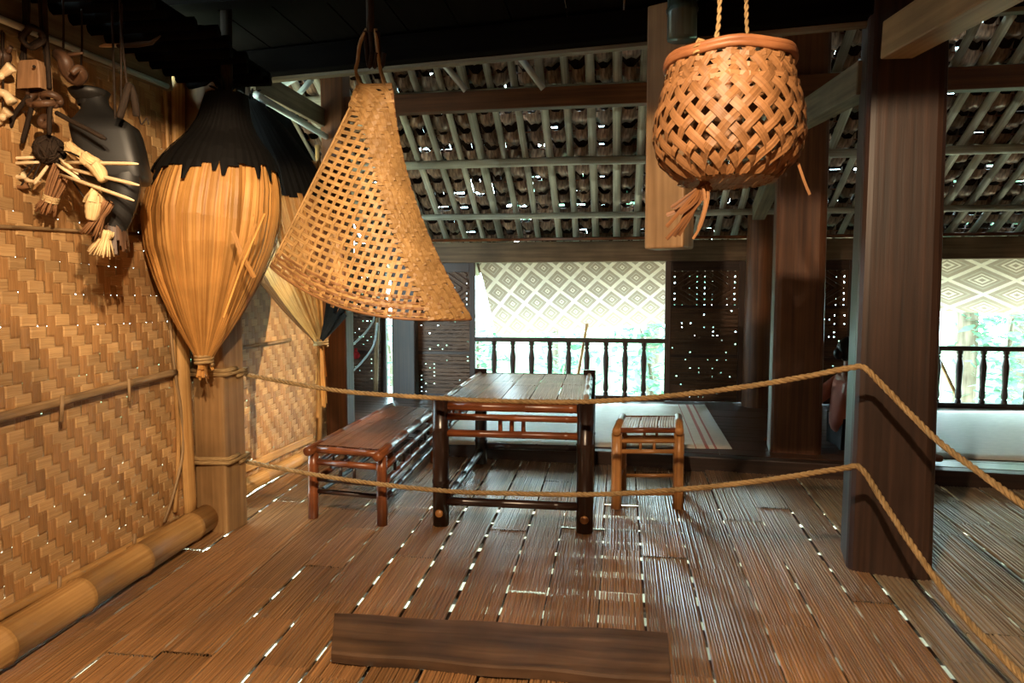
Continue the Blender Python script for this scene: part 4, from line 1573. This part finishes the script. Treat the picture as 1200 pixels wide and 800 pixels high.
mb = MB(); mb.tube(smooth_path([hp_(140, 138, 2.5), hp_(146, 118, 2.5), hp_(152, 100, 2.52), hp_(158, 118, 2.54), hp_(160, 136, 2.56)], 5), 0.014, 8); mb.build('handle', M_CORD, jug, smooth=True)
cord(jug, hp_(92, 108), r=0.004, sway=0.03)
cord(jug, hp_(142, 118, 2.52), r=0.004)
cord(jug, hp_(150, 108, 2.52), r=0.004, sway=-0.02)
mb = MB(); mb.tube(smooth_path([hp_(160, 128), hp_(164, 140), hp_(166, 146), hp_(172, 138), hp_(174, 146)], 4), 0.003, 5); mb.build('wire_hook', M_CORD, jug, smooth=True)

# black pouch with fringe
pouch = thing('black_pouch', hp_(140, 285, 2.6), 'black tapering fibre pouch with a fringed end below the black jug', 'pouch')
mb = MB()
rows = []
for (py, px, r) in ((206, 142, 25), (222, 142, 25), (240, 140, 23), (258, 136, 20), (270, 130, 20), (281, 128, 22)):
    cc = hp_(px, py, 2.58)
    rows.append([cc + Vector((cos(2 * PI * j / 18) * r * kk, sin(2 * PI * j / 18) * r * kk * 0.7, 0.012 * sin(j * 1.7))) for j in range(19)])
mb.grid(rows, flip=True)
mb.build('sack', M_BLACK, pouch, smooth=True)
mb = MB()
for j in range(40):
    a = 2 * PI * j / 40
    cc = hp_(129, 258 + (j % 3) * 3, 2.58)
    p0 = cc + Vector((cos(a) * 0.066, sin(a) * 0.048, 0)); p1 = cc + Vector((cos(a) * 0.074, sin(a) * 0.055, -0.085 - 0.012 * (j % 4)))
    mb.ribbon([p0, p0.lerp(p1, .5), p1], Vector((cos(a), sin(a), 0)), 0.011)
mb.build('fringe', M_HORN, pouch)
cord(pouch, hp_(136, 208, 2.58), r=0.005)

BALL = hp_(58, 176, 2.5)
def cord_to_ball(t, a):
    mb = MB()
    a = Vector(a)
    mb.tube(smooth_path([a, a.lerp(BALL, 0.5) + Vector((0, 0, 0.012)), BALL], 4), 0.004, 6)
    return mb.build('cord', M_CORD, t, smooth=True)

def bundle(name, pts, r0, r1, m, label, nst=26, Y=YP, flare=1.0, cat='bundle', tie=None, tieat=0.55, seed=1, hang=True):
    """sheaf of stalks from pts[0] to pts[-1], tied, flaring at the end"""
    R2 = random.Random(seed)
    P = [hp_(x, y, Y) for x, y in pts]
    t = thing(name, P[-1], label, cat)
    mb = MB()
    ax = (P[-1] - P[0]).normalized()
    n1 = ax.orthogonal().normalized(); n2 = ax.cross(n1)
    for j in range(nst):
        a = R2.uniform(0, 2 * PI); q = math.sqrt(R2.random())
        d = n1 * cos(a) * q + n2 * sin(a) * q
        ln = R2.uniform(0.88, 1.02)
        pa = P[0] + d * r0
        pt = P[0].lerp(P[-1], tieat) + d * r0 * 0.7
        pe = P[0].lerp(P[-1], ln) + d * r1 * flare
        mb.tube([pa, pa.lerp(pt, 0.5) + d * r0 * 0.15, pt, pt.lerp(pe, 0.5), pe], [0.003, 0.0045, 0.0045, 0.004, 0.003], 5)
    mb.build('stalks', m, t, smooth=True)
    if tie:
        c = P[0].lerp(P[-1], tieat)
        knot(t, c, 0.004, tie, 4, 'tie', ax, r0 * 0.8)
    if hang:
        cord_to_ball(t, P[0] + ax * 0.01)
    return t
bundle('straw_bundle', [(74, 195), (66, 215), (53, 250)], 0.035, 0.042, M_STRAW_BR, 'brown straw sheaf with a pale flared end, below the black ball', 40, 2.52, tie=M_STRAW, tieat=0.68, seed=3)
bundle('straw_bundle', [(128, 236), (122, 255), (104, 276)], 0.02, 0.04, M_STRAW_BR, 'thin splayed straw wisp beside the black pouch fringe', 22, 2.46, seed=4, hang=True, tieat=0.4)
bundle('straw_bundle', [(126, 270), (124, 282), (118, 300)], 0.025, 0.05, M_STRAW, 'short pale straw brush poking out under the black pouch', 40, 2.5, tieat=0.3, seed=5)
# corn cobs: plump, row of kernels sheathed in pale husk
def cob(pts, r, label, seed, Y=2.48):
    P = smooth_path([hp_(x, y, Y) for x, y in pts], 6)
    t = thing('corn_cob', P[-1], label, 'corn', 'dried corn cobs in the hanging cluster')
    n = len(P)
    mb = MB()
    mb.tube(P, [r * (0.4 + 0.6 * sin(PI * (0.12 + 0.8 * i / (n - 1)))) * (1 + 0.06 * (i % 2)) for i in range(n)], 12)
    mb.build('kernels', M_STRAW, t, smooth=True)
    mb = MB()
    R2 = random.Random(seed)
    for j in range(6):
        a = 2 * PI * j / 6
        d = Vector((cos(a), sin(a), 0.2)) * r
        mb.ribbon([P[0] + d * 0.3 + Vector((0, 0, 0.02)), P[n // 4] + d * 1.05, P[n // 2] + d * 1.2], d, r * 0.9)
    mb.build('husk', M_STRAW, t)
    cord_to_ball(t, P[0])
    return t
cob([(80, 173), (92, 182), (104, 190)], 0.026, 'pale dried corn cob beside the lower left of the black jug', 1)
cob([(98, 186), (112, 194), (122, 212)], 0.028, 'pale ribbed dried corn cob in front of the black jug', 2, 2.42)
cob([(112, 228), (110, 240), (107, 258)], 0.03, 'pale dried corn cob hanging left of the black pouch', 3, 2.44)
# black ball with quills
bl = thing('fibre_ball', hp_(58, 176, 2.5), 'tangled black fibre ball stuck with long pale quills', 'ball')
mb = MB(); c = hp_(58, 176, 2.5)
R2 = random.Random(2)
mb.sphere(c, 0.052, 14, 9, (1, 1, 1.05)); mb.build('core', M_CORD, bl, smooth=True)
mb = MB()
for j in range(26):
    n = Vector((R2.gauss(0, 1), R2.gauss(0, 1), R2.gauss(0, 1))).normalized()
    u = n.orthogonal().normalized(); w = n.cross(u)
    mb.tube([c + (u * cos(q * 0.5) + w * sin(q * 0.5)) * 0.055 + n * R2.uniform(-0.01, 0.01) for q in range(9)], 0.006, 5)
mb.build('windings', M_CORD, bl, smooth=True)
cord(bl, c + Vector((0, 0, 0.05)), r=0.008)
for (a, b) in (((72, 190), (162, 192)), ((74, 196), (163, 217)), ((70, 204), (157, 235)), ((48, 184), (-12, 187)), ((46, 190), (2, 192)), ((66, 192), (96, 212)), ((56, 194), (40, 216)), ((70, 186), (92, 204))):
    mb = MB()
    p, q2 = hp_(a[0], a[1], 2.48), hp_(b[0], b[1], 2.36 if b[0] > 100 else 2.46)
    mb.tube([p, p.lerp(q2, 0.3), p.lerp(q2, 0.9), q2], [0.005, 0.0075, 0.007, 0.003], 6)
    mb.build('quill', M_QUILL, bl, smooth=True)
# small bones at lower left of the ball
for i, (x, y, rr, lab) in enumerate(((22, 207, 0.018, 'small pale knuckle bone at the left end of the hanging cluster'), (24, 219, 0.014, 'small dark-stained bone just under the leftmost knuckle bone'), (38, 212, 0.013, 'small pale bone between the knuckle bone and the brown straw sheaf'))):
    t = thing('small_bone', hp_(x, y, 2.47), lab, 'bone')
    c = hp_(x, y, 2.47)
    mb = MB(); mb.tube([c + Vector((-0.025, 0, 0.004)), c + Vector((-0.012, 0, 0)), c + Vector((0.012, 0, -0.002)), c + Vector((0.03, 0, 0.006))], [rr, rr * 0.55, rr * 0.55, rr * 0.9], 8)
    mb.build('shaft', M_QUILL if i != 1 else M_STRAW_BR, t, smooth=True)
    cord_to_ball(t, c)
# wooden bell
wb = thing('wooden_bell', hp_(40, 105, 2.45), 'tan wooden cattle bell in the hanging cluster', 'bell')
mb = MB()
rows = []
for py, w in ((74, 13), (78, 15), (92, 16.5), (106, 17)):
    c = hp_(41, py + 0, 2.45)
    k2 = 2.45 / F
    rows.append([c + Vector((sx * w * k2, sy * 0.03, 0)) for sx, sy in ((-1, -1), (-0.9, -1.15), (0.9, -1.15), (1, -1), (1, 1), (-1, 1), (-1, -1))])
mb.grid(rows); mb.f.append([0, 1, 2, 3, 4, 5]); mb.uv.append([(0, 0), (0.01, 0), (0.05, 0), (0.06, 0), (0.06, 0.04), (0, 0.04)])
mb.build('body', M_WOODBELL, wb, solid=-0.006)
mb = MB(); c = hp_(40, 78, 2.40); mb.sphere(c, 0.006, 8, 5); mb.build('peg_hole', M_CORD, wb, smooth=True)
mb = MB(); a = hp_(34, 96, 2.45); mb.tube([a, hp_(32, 112, 2.45)], 0.008, 6); mb.build('clapper', M_HORN, wb, smooth=True)
cord(wb, hp_(29, 76, 2.45), r=0.007); cord(wb, hp_(55, 78, 2.45), r=0.007, sway=-0.02)
# horn / root tangle right of the bell
ht = thing('curled_horn', hp_(84, 100, 2.5), 'brown curled horn beside the wooden bell', 'horn')
mb = MB(); P = smooth_path([hp_(68, 64, 2.5), hp_(76, 70, 2.48), hp_(80, 84, 2.5), hp_(90, 94, 2.52), hp_(97, 88, 2.5), hp_(92, 80, 2.47), hp_(84, 86, 2.45)], 5)
mb.tube(P, [0.03 - 0.024 * abs(i / (len(P) - 1) - 0.25) for i in range(len(P))], 9); mb.build('curl', M_HORN, ht, smooth=True)
mb = MB(); mb.tube([hp_(72, 66, 2.5), hp_(82, 64, 2.48), hp_(97, 62, 2.46)], [0.012, 0.01, 0.004], 7); mb.build('tip', M_HORN, ht, smooth=True)
cord(ht, hp_(74, 66, 2.5), r=0.004)
# knotted leather straps
ks = thing('knotted_strap', hp_(50, 150, 2.46), 'tangle of dark knotted leather straps under the wooden bell', 'strap')
mb = MB()
for (cx, cy, rr, tl) in ((42, 116, 0.03, 0.4), (54, 122, 0.034, 1.3), (61, 116, 0.028, 2.0), (53, 142, 0.02, 0.2)):
    c = hp_(cx, cy, 2.46)
    mb.tube([c + Vector((cos(q * 0.45) * rr, sin(q * 0.45) * rr * sin(tl), sin(q * 0.45) * rr * cos(tl) + (q - 8) * 0.0006)) for q in range(17)], 0.014, 8)
mb.build('knots', M_HORN, ks, smooth=True)
mb = MB()
for pts in (((34, 112), (26, 122), (16, 136), (12, 150)), ((37, 126), (32, 145), (26, 168)), ((60, 118), (58, 135), (58, 158)), ((66, 132), (84, 142), (100, 150), (124, 163)), ((28, 104), (26, 90), (27, 60)), ((58, 104), (57, 85), (54, 40))):
    P = smooth_path([hp_(x, y, 2.45) for x, y in pts], 4)
    mb.tube(P, [0.0095] * (len(P) - 1) + [0.006], 6)
mb.build('straps', M_CORD, ks, smooth=True)
cord(ks, hp_(54, 42, 2.45), r=0.0095, sway=0.0)
cord(ks, hp_(27, 60, 2.45), r=0.0095, sway=0.02)
# black coil
cl = thing('rope_coil', hp_(36, 40, 2.44), 'small coil of black rope above the wooden bell', 'rope')
mb = MB()
for q in range(4):
    c = hp_(36 + q, 42 + q, 2.44 - 0.012 * q)
    mb.tube([c + Vector((cos(a * 0.3) * 0.042, 0.006 * sin(a), sin(a * 0.3) * 0.036)) for a in range(22)], 0.009, 6)
mb.build('turns', M_CORD, cl, smooth=True)
cord(cl, hp_(33, 32, 2.44), r=0.005)
# pale bones at the left frame edge
for i, (pts, lab) in enumerate(((((-8, 95), (2, 88), (14, 78)), 'pale jaw bone at the upper left edge of the view'), (((-6, 112), (4, 108), (14, 120)), 'pale vertebra under the jaw bone at the left edge'), (((-4, 142), (4, 136), (10, 130)), 'pale rib bone under the vertebra at the left edge'))):
    P = smooth_path([hp_(x, y, 2.38) for x, y in pts], 4)
    t = thing('animal_bone', P[-1], lab, 'bone')
    mb = MB(); n = len(P); mb.tube(P, [0.012 + 0.008 * abs(cos(PI * q / (n - 1))) for q in range(n)], 9); mb.build('shaft', M_QUILL, t, smooth=True)
    mb = MB(); mb.sphere(P[n // 2] + Vector((0.008, -0.012, -0.008)), 0.014, 8, 6); mb.build('knob', M_QUILL, t, smooth=True)
    cord(t, P[n // 2], r=0.003)
dk = thing('dark_gourd', hp_(4, 72, 2.4), 'dark gourd at the left edge beside the wooden bell', 'gourd')
mb = MB(); c = hp_(3, 66, 2.4); mb.sphere(c, 0.032, 12, 8); mb.build('body', M_HORN, dk, smooth=True); cord(dk, c, r=0.006)
mb = MB(); mb.tube([c + Vector((0.02, 0, 0.01)), c + Vector((0.05, -0.01, 0.03))], [0.012, 0.008], 8); mb.build('neck', M_HORN, dk, smooth=True)
# knife with pale tip
kn = thing('bush_knife', hp_(150, 54, 2.6), 'black knife with a pale blade tip hung level under the rack', 'knife')
mb = MB(); mb.tube([hp_(138, 54, 2.6), hp_(160, 52, 2.58), hp_(178, 50, 2.56), hp_(188, 42, 2.55)], [0.008, 0.012, 0.009, 0.003], 7); mb.build('handle', M_CORD, kn, smooth=True)
mb = MB(); mb.ribbon([hp_(116, 54, 2.6), hp_(122, 53, 2.6), hp_(140, 53, 2.6)], Vector((0, -1, 0.3)), 0.016, ws=[0.006, 0.016, 0.016]); mb.build('blade', M_QUILL, kn, solid=0.003)
cord(kn, hp_(142, 53, 2.6), r=0.003)

# bent cane hoops and red pouch in the back corner
ch = thing('bent_cane', atY(415, 440, 7.9), 'two bent green canes leaning in the back left corner', 'cane')
for pts in (((408, 408), (426, 392), (438, 374), (444, 345)), ((408, 440), (424, 424), (438, 404), (442, 378))):
    mb = MB(); mb.tube(smooth_path([atY(x, y, 8.2) for x, y in pts], 5), 0.014, 7); mb.build('cane', M_TUBE, ch, smooth=True)
mb = MB(); mb.bamboo(atY(440, 466, 8.25), atY(443, 340, 8.25), 0.03, 0.3, 8); mb.build('upright', M_BAM_GREY, ch, smooth=True)
rp_ = MB(); c = atY(417, 416, 8.2); rp_.sphere(c, 0.055, 12, 8, (1, 0.6, 0.9)); rp_.tube([c + Vector((0, 0, 0.03)), c + Vector((0.0, 0, 0.09))], 0.02, 8)
rp_.build('red_pouch', M_RED, smooth=True, label='small red cloth pouch on the canes in the back left corner', cat='pouch')

# ------------------------------------------------------------------ seated person behind the pillar
def skin_body(name, chains, m, parent, sub=1):
    """chains: list of [(point, radius)...]; a chain may start at an existing point"""
    verts, edges, rad, index = [], [], [], {}
    for ch_ in chains:
        prev = None
        for p, r in ch_:
            key = tuple(round(q, 4) for q in p)
            if key not in index:
                index[key] = len(verts)
                verts.append(Vector(p)); rad.append(r)
            i = index[key]
            if prev is not None and prev != i: edges.append((prev, i))
            prev = i
    org = ORG[parent.name]
    me = bpy.data.meshes.new(name)
    me.from_pydata([v - org for v in verts], edges, [])
    o = bpy.data.objects.new(name, me)
    COL.objects.link(o)
    o.parent = parent
    ORG[o.name] = org
    o.modifiers.new('skin', 'SKIN').use_smooth_shade = True
    for i, r in enumerate(rad):
        rr = r if isinstance(r, tuple) else (r, r)
        me.skin_vertices[0].data[i].radius = rr
    me.skin_vertices[0].data[0].use_root = True
    s = o.modifiers.new('sub', 'SUBSURF'); s.levels = s.render_levels = sub
    me.materials.append(m)
    return o

PX, PY, PZ = 1.97, 6.12, 0.13
def pp(x, y, z): return (PX + x, PY + y, PZ + z)
person = thing('person', (PX, PY, PZ), 'person in a salmon shirt sitting behind the rope pillar, leaning back on one hand', 'person')
pel, wai, che, nck, nk2, hd0 = pp(0, 0, 0.11), pp(-0.02, 0, 0.27), pp(-0.03, 0, 0.45), pp(-0.005, 0, 0.585), pp(0.015, 0, 0.64), pp(0.03, 0, 0.72)
shR, shL = pp(-0.02, -0.17, 0.53), pp(-0.02, 0.17, 0.53)
hand_b = atZ(908, 514, 0.145)
hb = (hand_b.x, hand_b.y, 0.15)
elL = ((shL[0] + hb[0]) / 2 + 0.0, (shL[1] + hb[1]) / 2 + 0.06, (shL[2] + hb[2]) / 2 + 0.0)
elR, haR = pp(0.08, -0.23, 0.29), pp(0.30, -0.16, 0.27)
hipR, knR, anR = pp(0.03, -0.1, 0.09), pp(0.40, -0.34, 0.16), atZ(1074, 560, 0.05)
hipL, knL, anL = pp(0.03, 0.1, 0.09), pp(0.44, -0.02, 0.30), atZ(1082, 533, 0.17)
anR, anL = tuple(anR), tuple(anL)
toR, toL = tuple(atZ(1096, 566, 0.02)), tuple(atZ(1106, 538, 0.15))
skin_body('body', [
    [(pel, (0.13, 0.15)), (wai, (0.12, 0.10)), (che, (0.15, 0.11)), (nck, 0.07), (nk2, 0.055), (hd0, 0.075), (pp(0.04, 0, 0.80), 0.088), (pp(0.035, 0, 0.87), 0.06)],
    [(che, 0.13), (shL, 0.06), (elL, 0.042), (hb, 0.028)],
    [(che, 0.13), (shR, 0.06), (elR, 0.042), (haR, 0.028)],
    [(pel, 0.13), (hipL, 0.09), (knL, 0.06), (anL, 0.036), (toL, 0.028)],
    [(pel, 0.13), (hipR, 0.09), (knR, 0.06), (anR, 0.036), (toR, 0.028)],
], M_SKIN, person, 2)
def fingers(base, d, up, ln, side):
    base, d, up = Vector(base), Vector(d).normalized(), Vector(up).normalized()
    s = d.cross(up).normalized()
    chs = []
    for k, l in enumerate((0.85, 1.0, 0.95, 0.75)):
        o = base + s * (k - 1.5) * 0.02 + d * 0.03
        chs.append([(tuple(base), 0.026), (tuple(o), 0.012), (tuple(o + d * ln * l * 0.5 + up * 0.006), 0.0085), (tuple(o + d * ln * l - up * 0.006), 0.0075)])
    o = base + s * side * 0.03
    chs.append([(tuple(base), 0.026), (tuple(o), 0.013), (tuple(o + d * ln * 0.45 + s * side * 0.03), 0.009)])
    return chs
skin_body('hand', fingers(hb, (-1, -0.3, -0.1), (0, 0, 1), 0.075, 1), M_SKIN, person, 1)
skin_body('hand', fingers(haR, (1, 0.1, -0.2), (0, 0, 1), 0.075, 1), M_SKIN, person, 1)
skin_body('shirt', [
    [(pp(0, 0, 0.08), (0.15, 0.165)), (wai, (0.145, 0.125)), (che, (0.17, 0.13)), (pp(-0.008, 0, 0.58), 0.08)],
    [(che, 0.15), (shL, 0.078), (tuple(Vector(shL).lerp(Vector(elL), 0.75)), 0.062)],
    [(che, 0.15), (shR, 0.078), (tuple(Vector(shR).lerp(Vector(elR), 0.8)), 0.062)],
], M_SHIRT, person, 2)
skin_body('trousers', [
    [(pp(0, 0, 0.10), (0.155, 0.17)), (hipL, 0.11), (knL, 0.078), (tuple(Vector(knL).lerp(Vector(anL), 0.85)), 0.058)],
    [(pp(0, 0, 0.10), (0.155, 0.17)), (hipR, 0.11), (knR, 0.078), (tuple(Vector(knR).lerp(Vector(anR), 0.85)), 0.058)],
], M_PANTS, person, 2)
mb = MB()
mb.sphere(pp(0.012, 0, 0.815), 0.112, 16, 10, (1.0, 0.9, 1.0)); mb.sphere(pp(-0.075, 0, 0.78), 0.05, 12, 8, (1, 1, 1.1))
mb.build('hair', M_HAIR, person, smooth=True)
mb = MB()
mb.sphere(pp(0.145, 0, 0.775), 0.018, 8, 6, (1, 0.8, 1.3)); mb.build('nose', M_SKIN, person, smooth=True)
for s in (-1, 1):
    mb = MB(); mb.sphere(pp(0.122, 0.033 * s, 0.80), 0.011, 8, 6, (0.6, 1.2, 0.7)); mb.build('eye', M_HAIR, person, smooth=True)
    mb = MB(); mb.sphere(pp(0.03, 0.102 * s, 0.785), 0.026, 8, 6, (0.7, 0.4, 1.2)); mb.build('ear', M_SKIN, person, smooth=True)
mb = MB(); mb.sphere(pp(0.122, 0, 0.735), 0.02, 8, 6, (0.5, 1.2, 0.35)); mb.build('mouth', M_RED, person, smooth=True)

# ------------------------------------------------------------------ outside
mb = MB(); mb.grid([[(-30 + 60 * i / 6, -12 + 60 * j / 6, -1.5) for i in range(7)] for j in range(7)], flip=False)
mb.build('ground', M_EARTH, kind='structure', label='bare pale earth under and around the stilt house', cat='ground')
mb = MB(); mb.grid([[(-30 + 60 * i / 6, 11.5 + 36 * j / 6, -1.46) for i in range(7)] for j in range(7)])
mb.build('lawn', M_GRASS, kind='structure', label='green ground beyond the house seen through the railings', cat='ground')
def shrub(x, y, h, w, label, n, seed, m=M_GREEN, trunk=0.03, base=-1.5, leafs=0.16):
    R2 = random.Random(seed)
    t = thing('garden_shrub' if trunk < 0.06 else 'garden_tree', (x, y, base), label, 'shrub' if trunk < 0.06 else 'tree')
    mb = MB(); mb.tube(smooth_path([(x, y, base), (x + R2.uniform(-.1, .1), y, base + h * .5), (x + R2.uniform(-.2, .2), y, base + h * .9)], 4), [trunk] * 8 + [trunk * .5], 9)
    mb.build('stem' if trunk < 0.06 else 'trunk', M_TRUNK, t, smooth=True)
    mb = MB()
    for _ in range(n):
        a = R2.uniform(0, 2 * PI); r = w * math.sqrt(R2.random()); zz = base + h * (R2.uniform(0.25, 1.05) if trunk < 0.06 else R2.uniform(0.6, 1.2))
        c = Vector((x + cos(a) * r, y + sin(a) * r, zz))
        d = Vector((R2.gauss(0, 1), R2.gauss(0, 1), R2.uniform(-0.6, 0.4))).normalized()
        l = leafs * R2.uniform(0.7, 1.4)
        s = d.cross(Vector((R2.gauss(0, .4), R2.gauss(0, .4), 1))).normalized() * l * 0.22
        mb.grid([[c - s * 0.3, c + s * 0.3], [c + d * l * 0.45 - s, c + d * l * 0.45 + s], [c + d * l - s * 0.1, c + d * l + s * 0.1]])
    mb.build('foliage', m, t, kind='stuff')
SH = [(-2.6, 12.5, 2.4, 1.0, 'leafy shrub outside the left part of the middle window'), (-0.9, 13.2, 2.2, 1.1, 'low leafy shrub behind the left balusters of the middle railing'),
      (0.6, 12.6, 2.6, 1.0, 'leafy shrub behind the right balusters of the middle railing'), (2.0, 14.0, 3.0, 1.2, 'leafy shrub outside beyond the fretwork panel'),
      (6.4, 12.4, 2.8, 1.0, 'leafy shrub outside the right window behind its second baluster'), (8.0, 13.6, 3.4, 1.2, 'leafy shrub at the right edge of the right window'), (-4.6, 13.5, 3.0, 1.2, 'leafy shrub outside beyond the back left corner')]
for i, (x, y, h, w, lab) in enumerate(SH):
    shrub(x, y, h, w * 0.66, lab, 560, 20 + i, leafs=0.22)
for i, (x, y, tr, lab) in enumerate(((-1.35, 15.5, 0.13, 'slim tree trunk standing outside the middle window, nearer its left side'), (0.9, 16, 0.16, 'tree trunk standing outside the middle window, nearer its right side'), (5.9, 12.6, 0.17, 'thick bluish tree trunk outside the right window'), (8.4, 15.5, 0.22, 'far tree trunk outside the right window'))):
    shrub(x, y, 5.0, 0.95, lab, 450, 40 + i, trunk=tr, leafs=0.36)
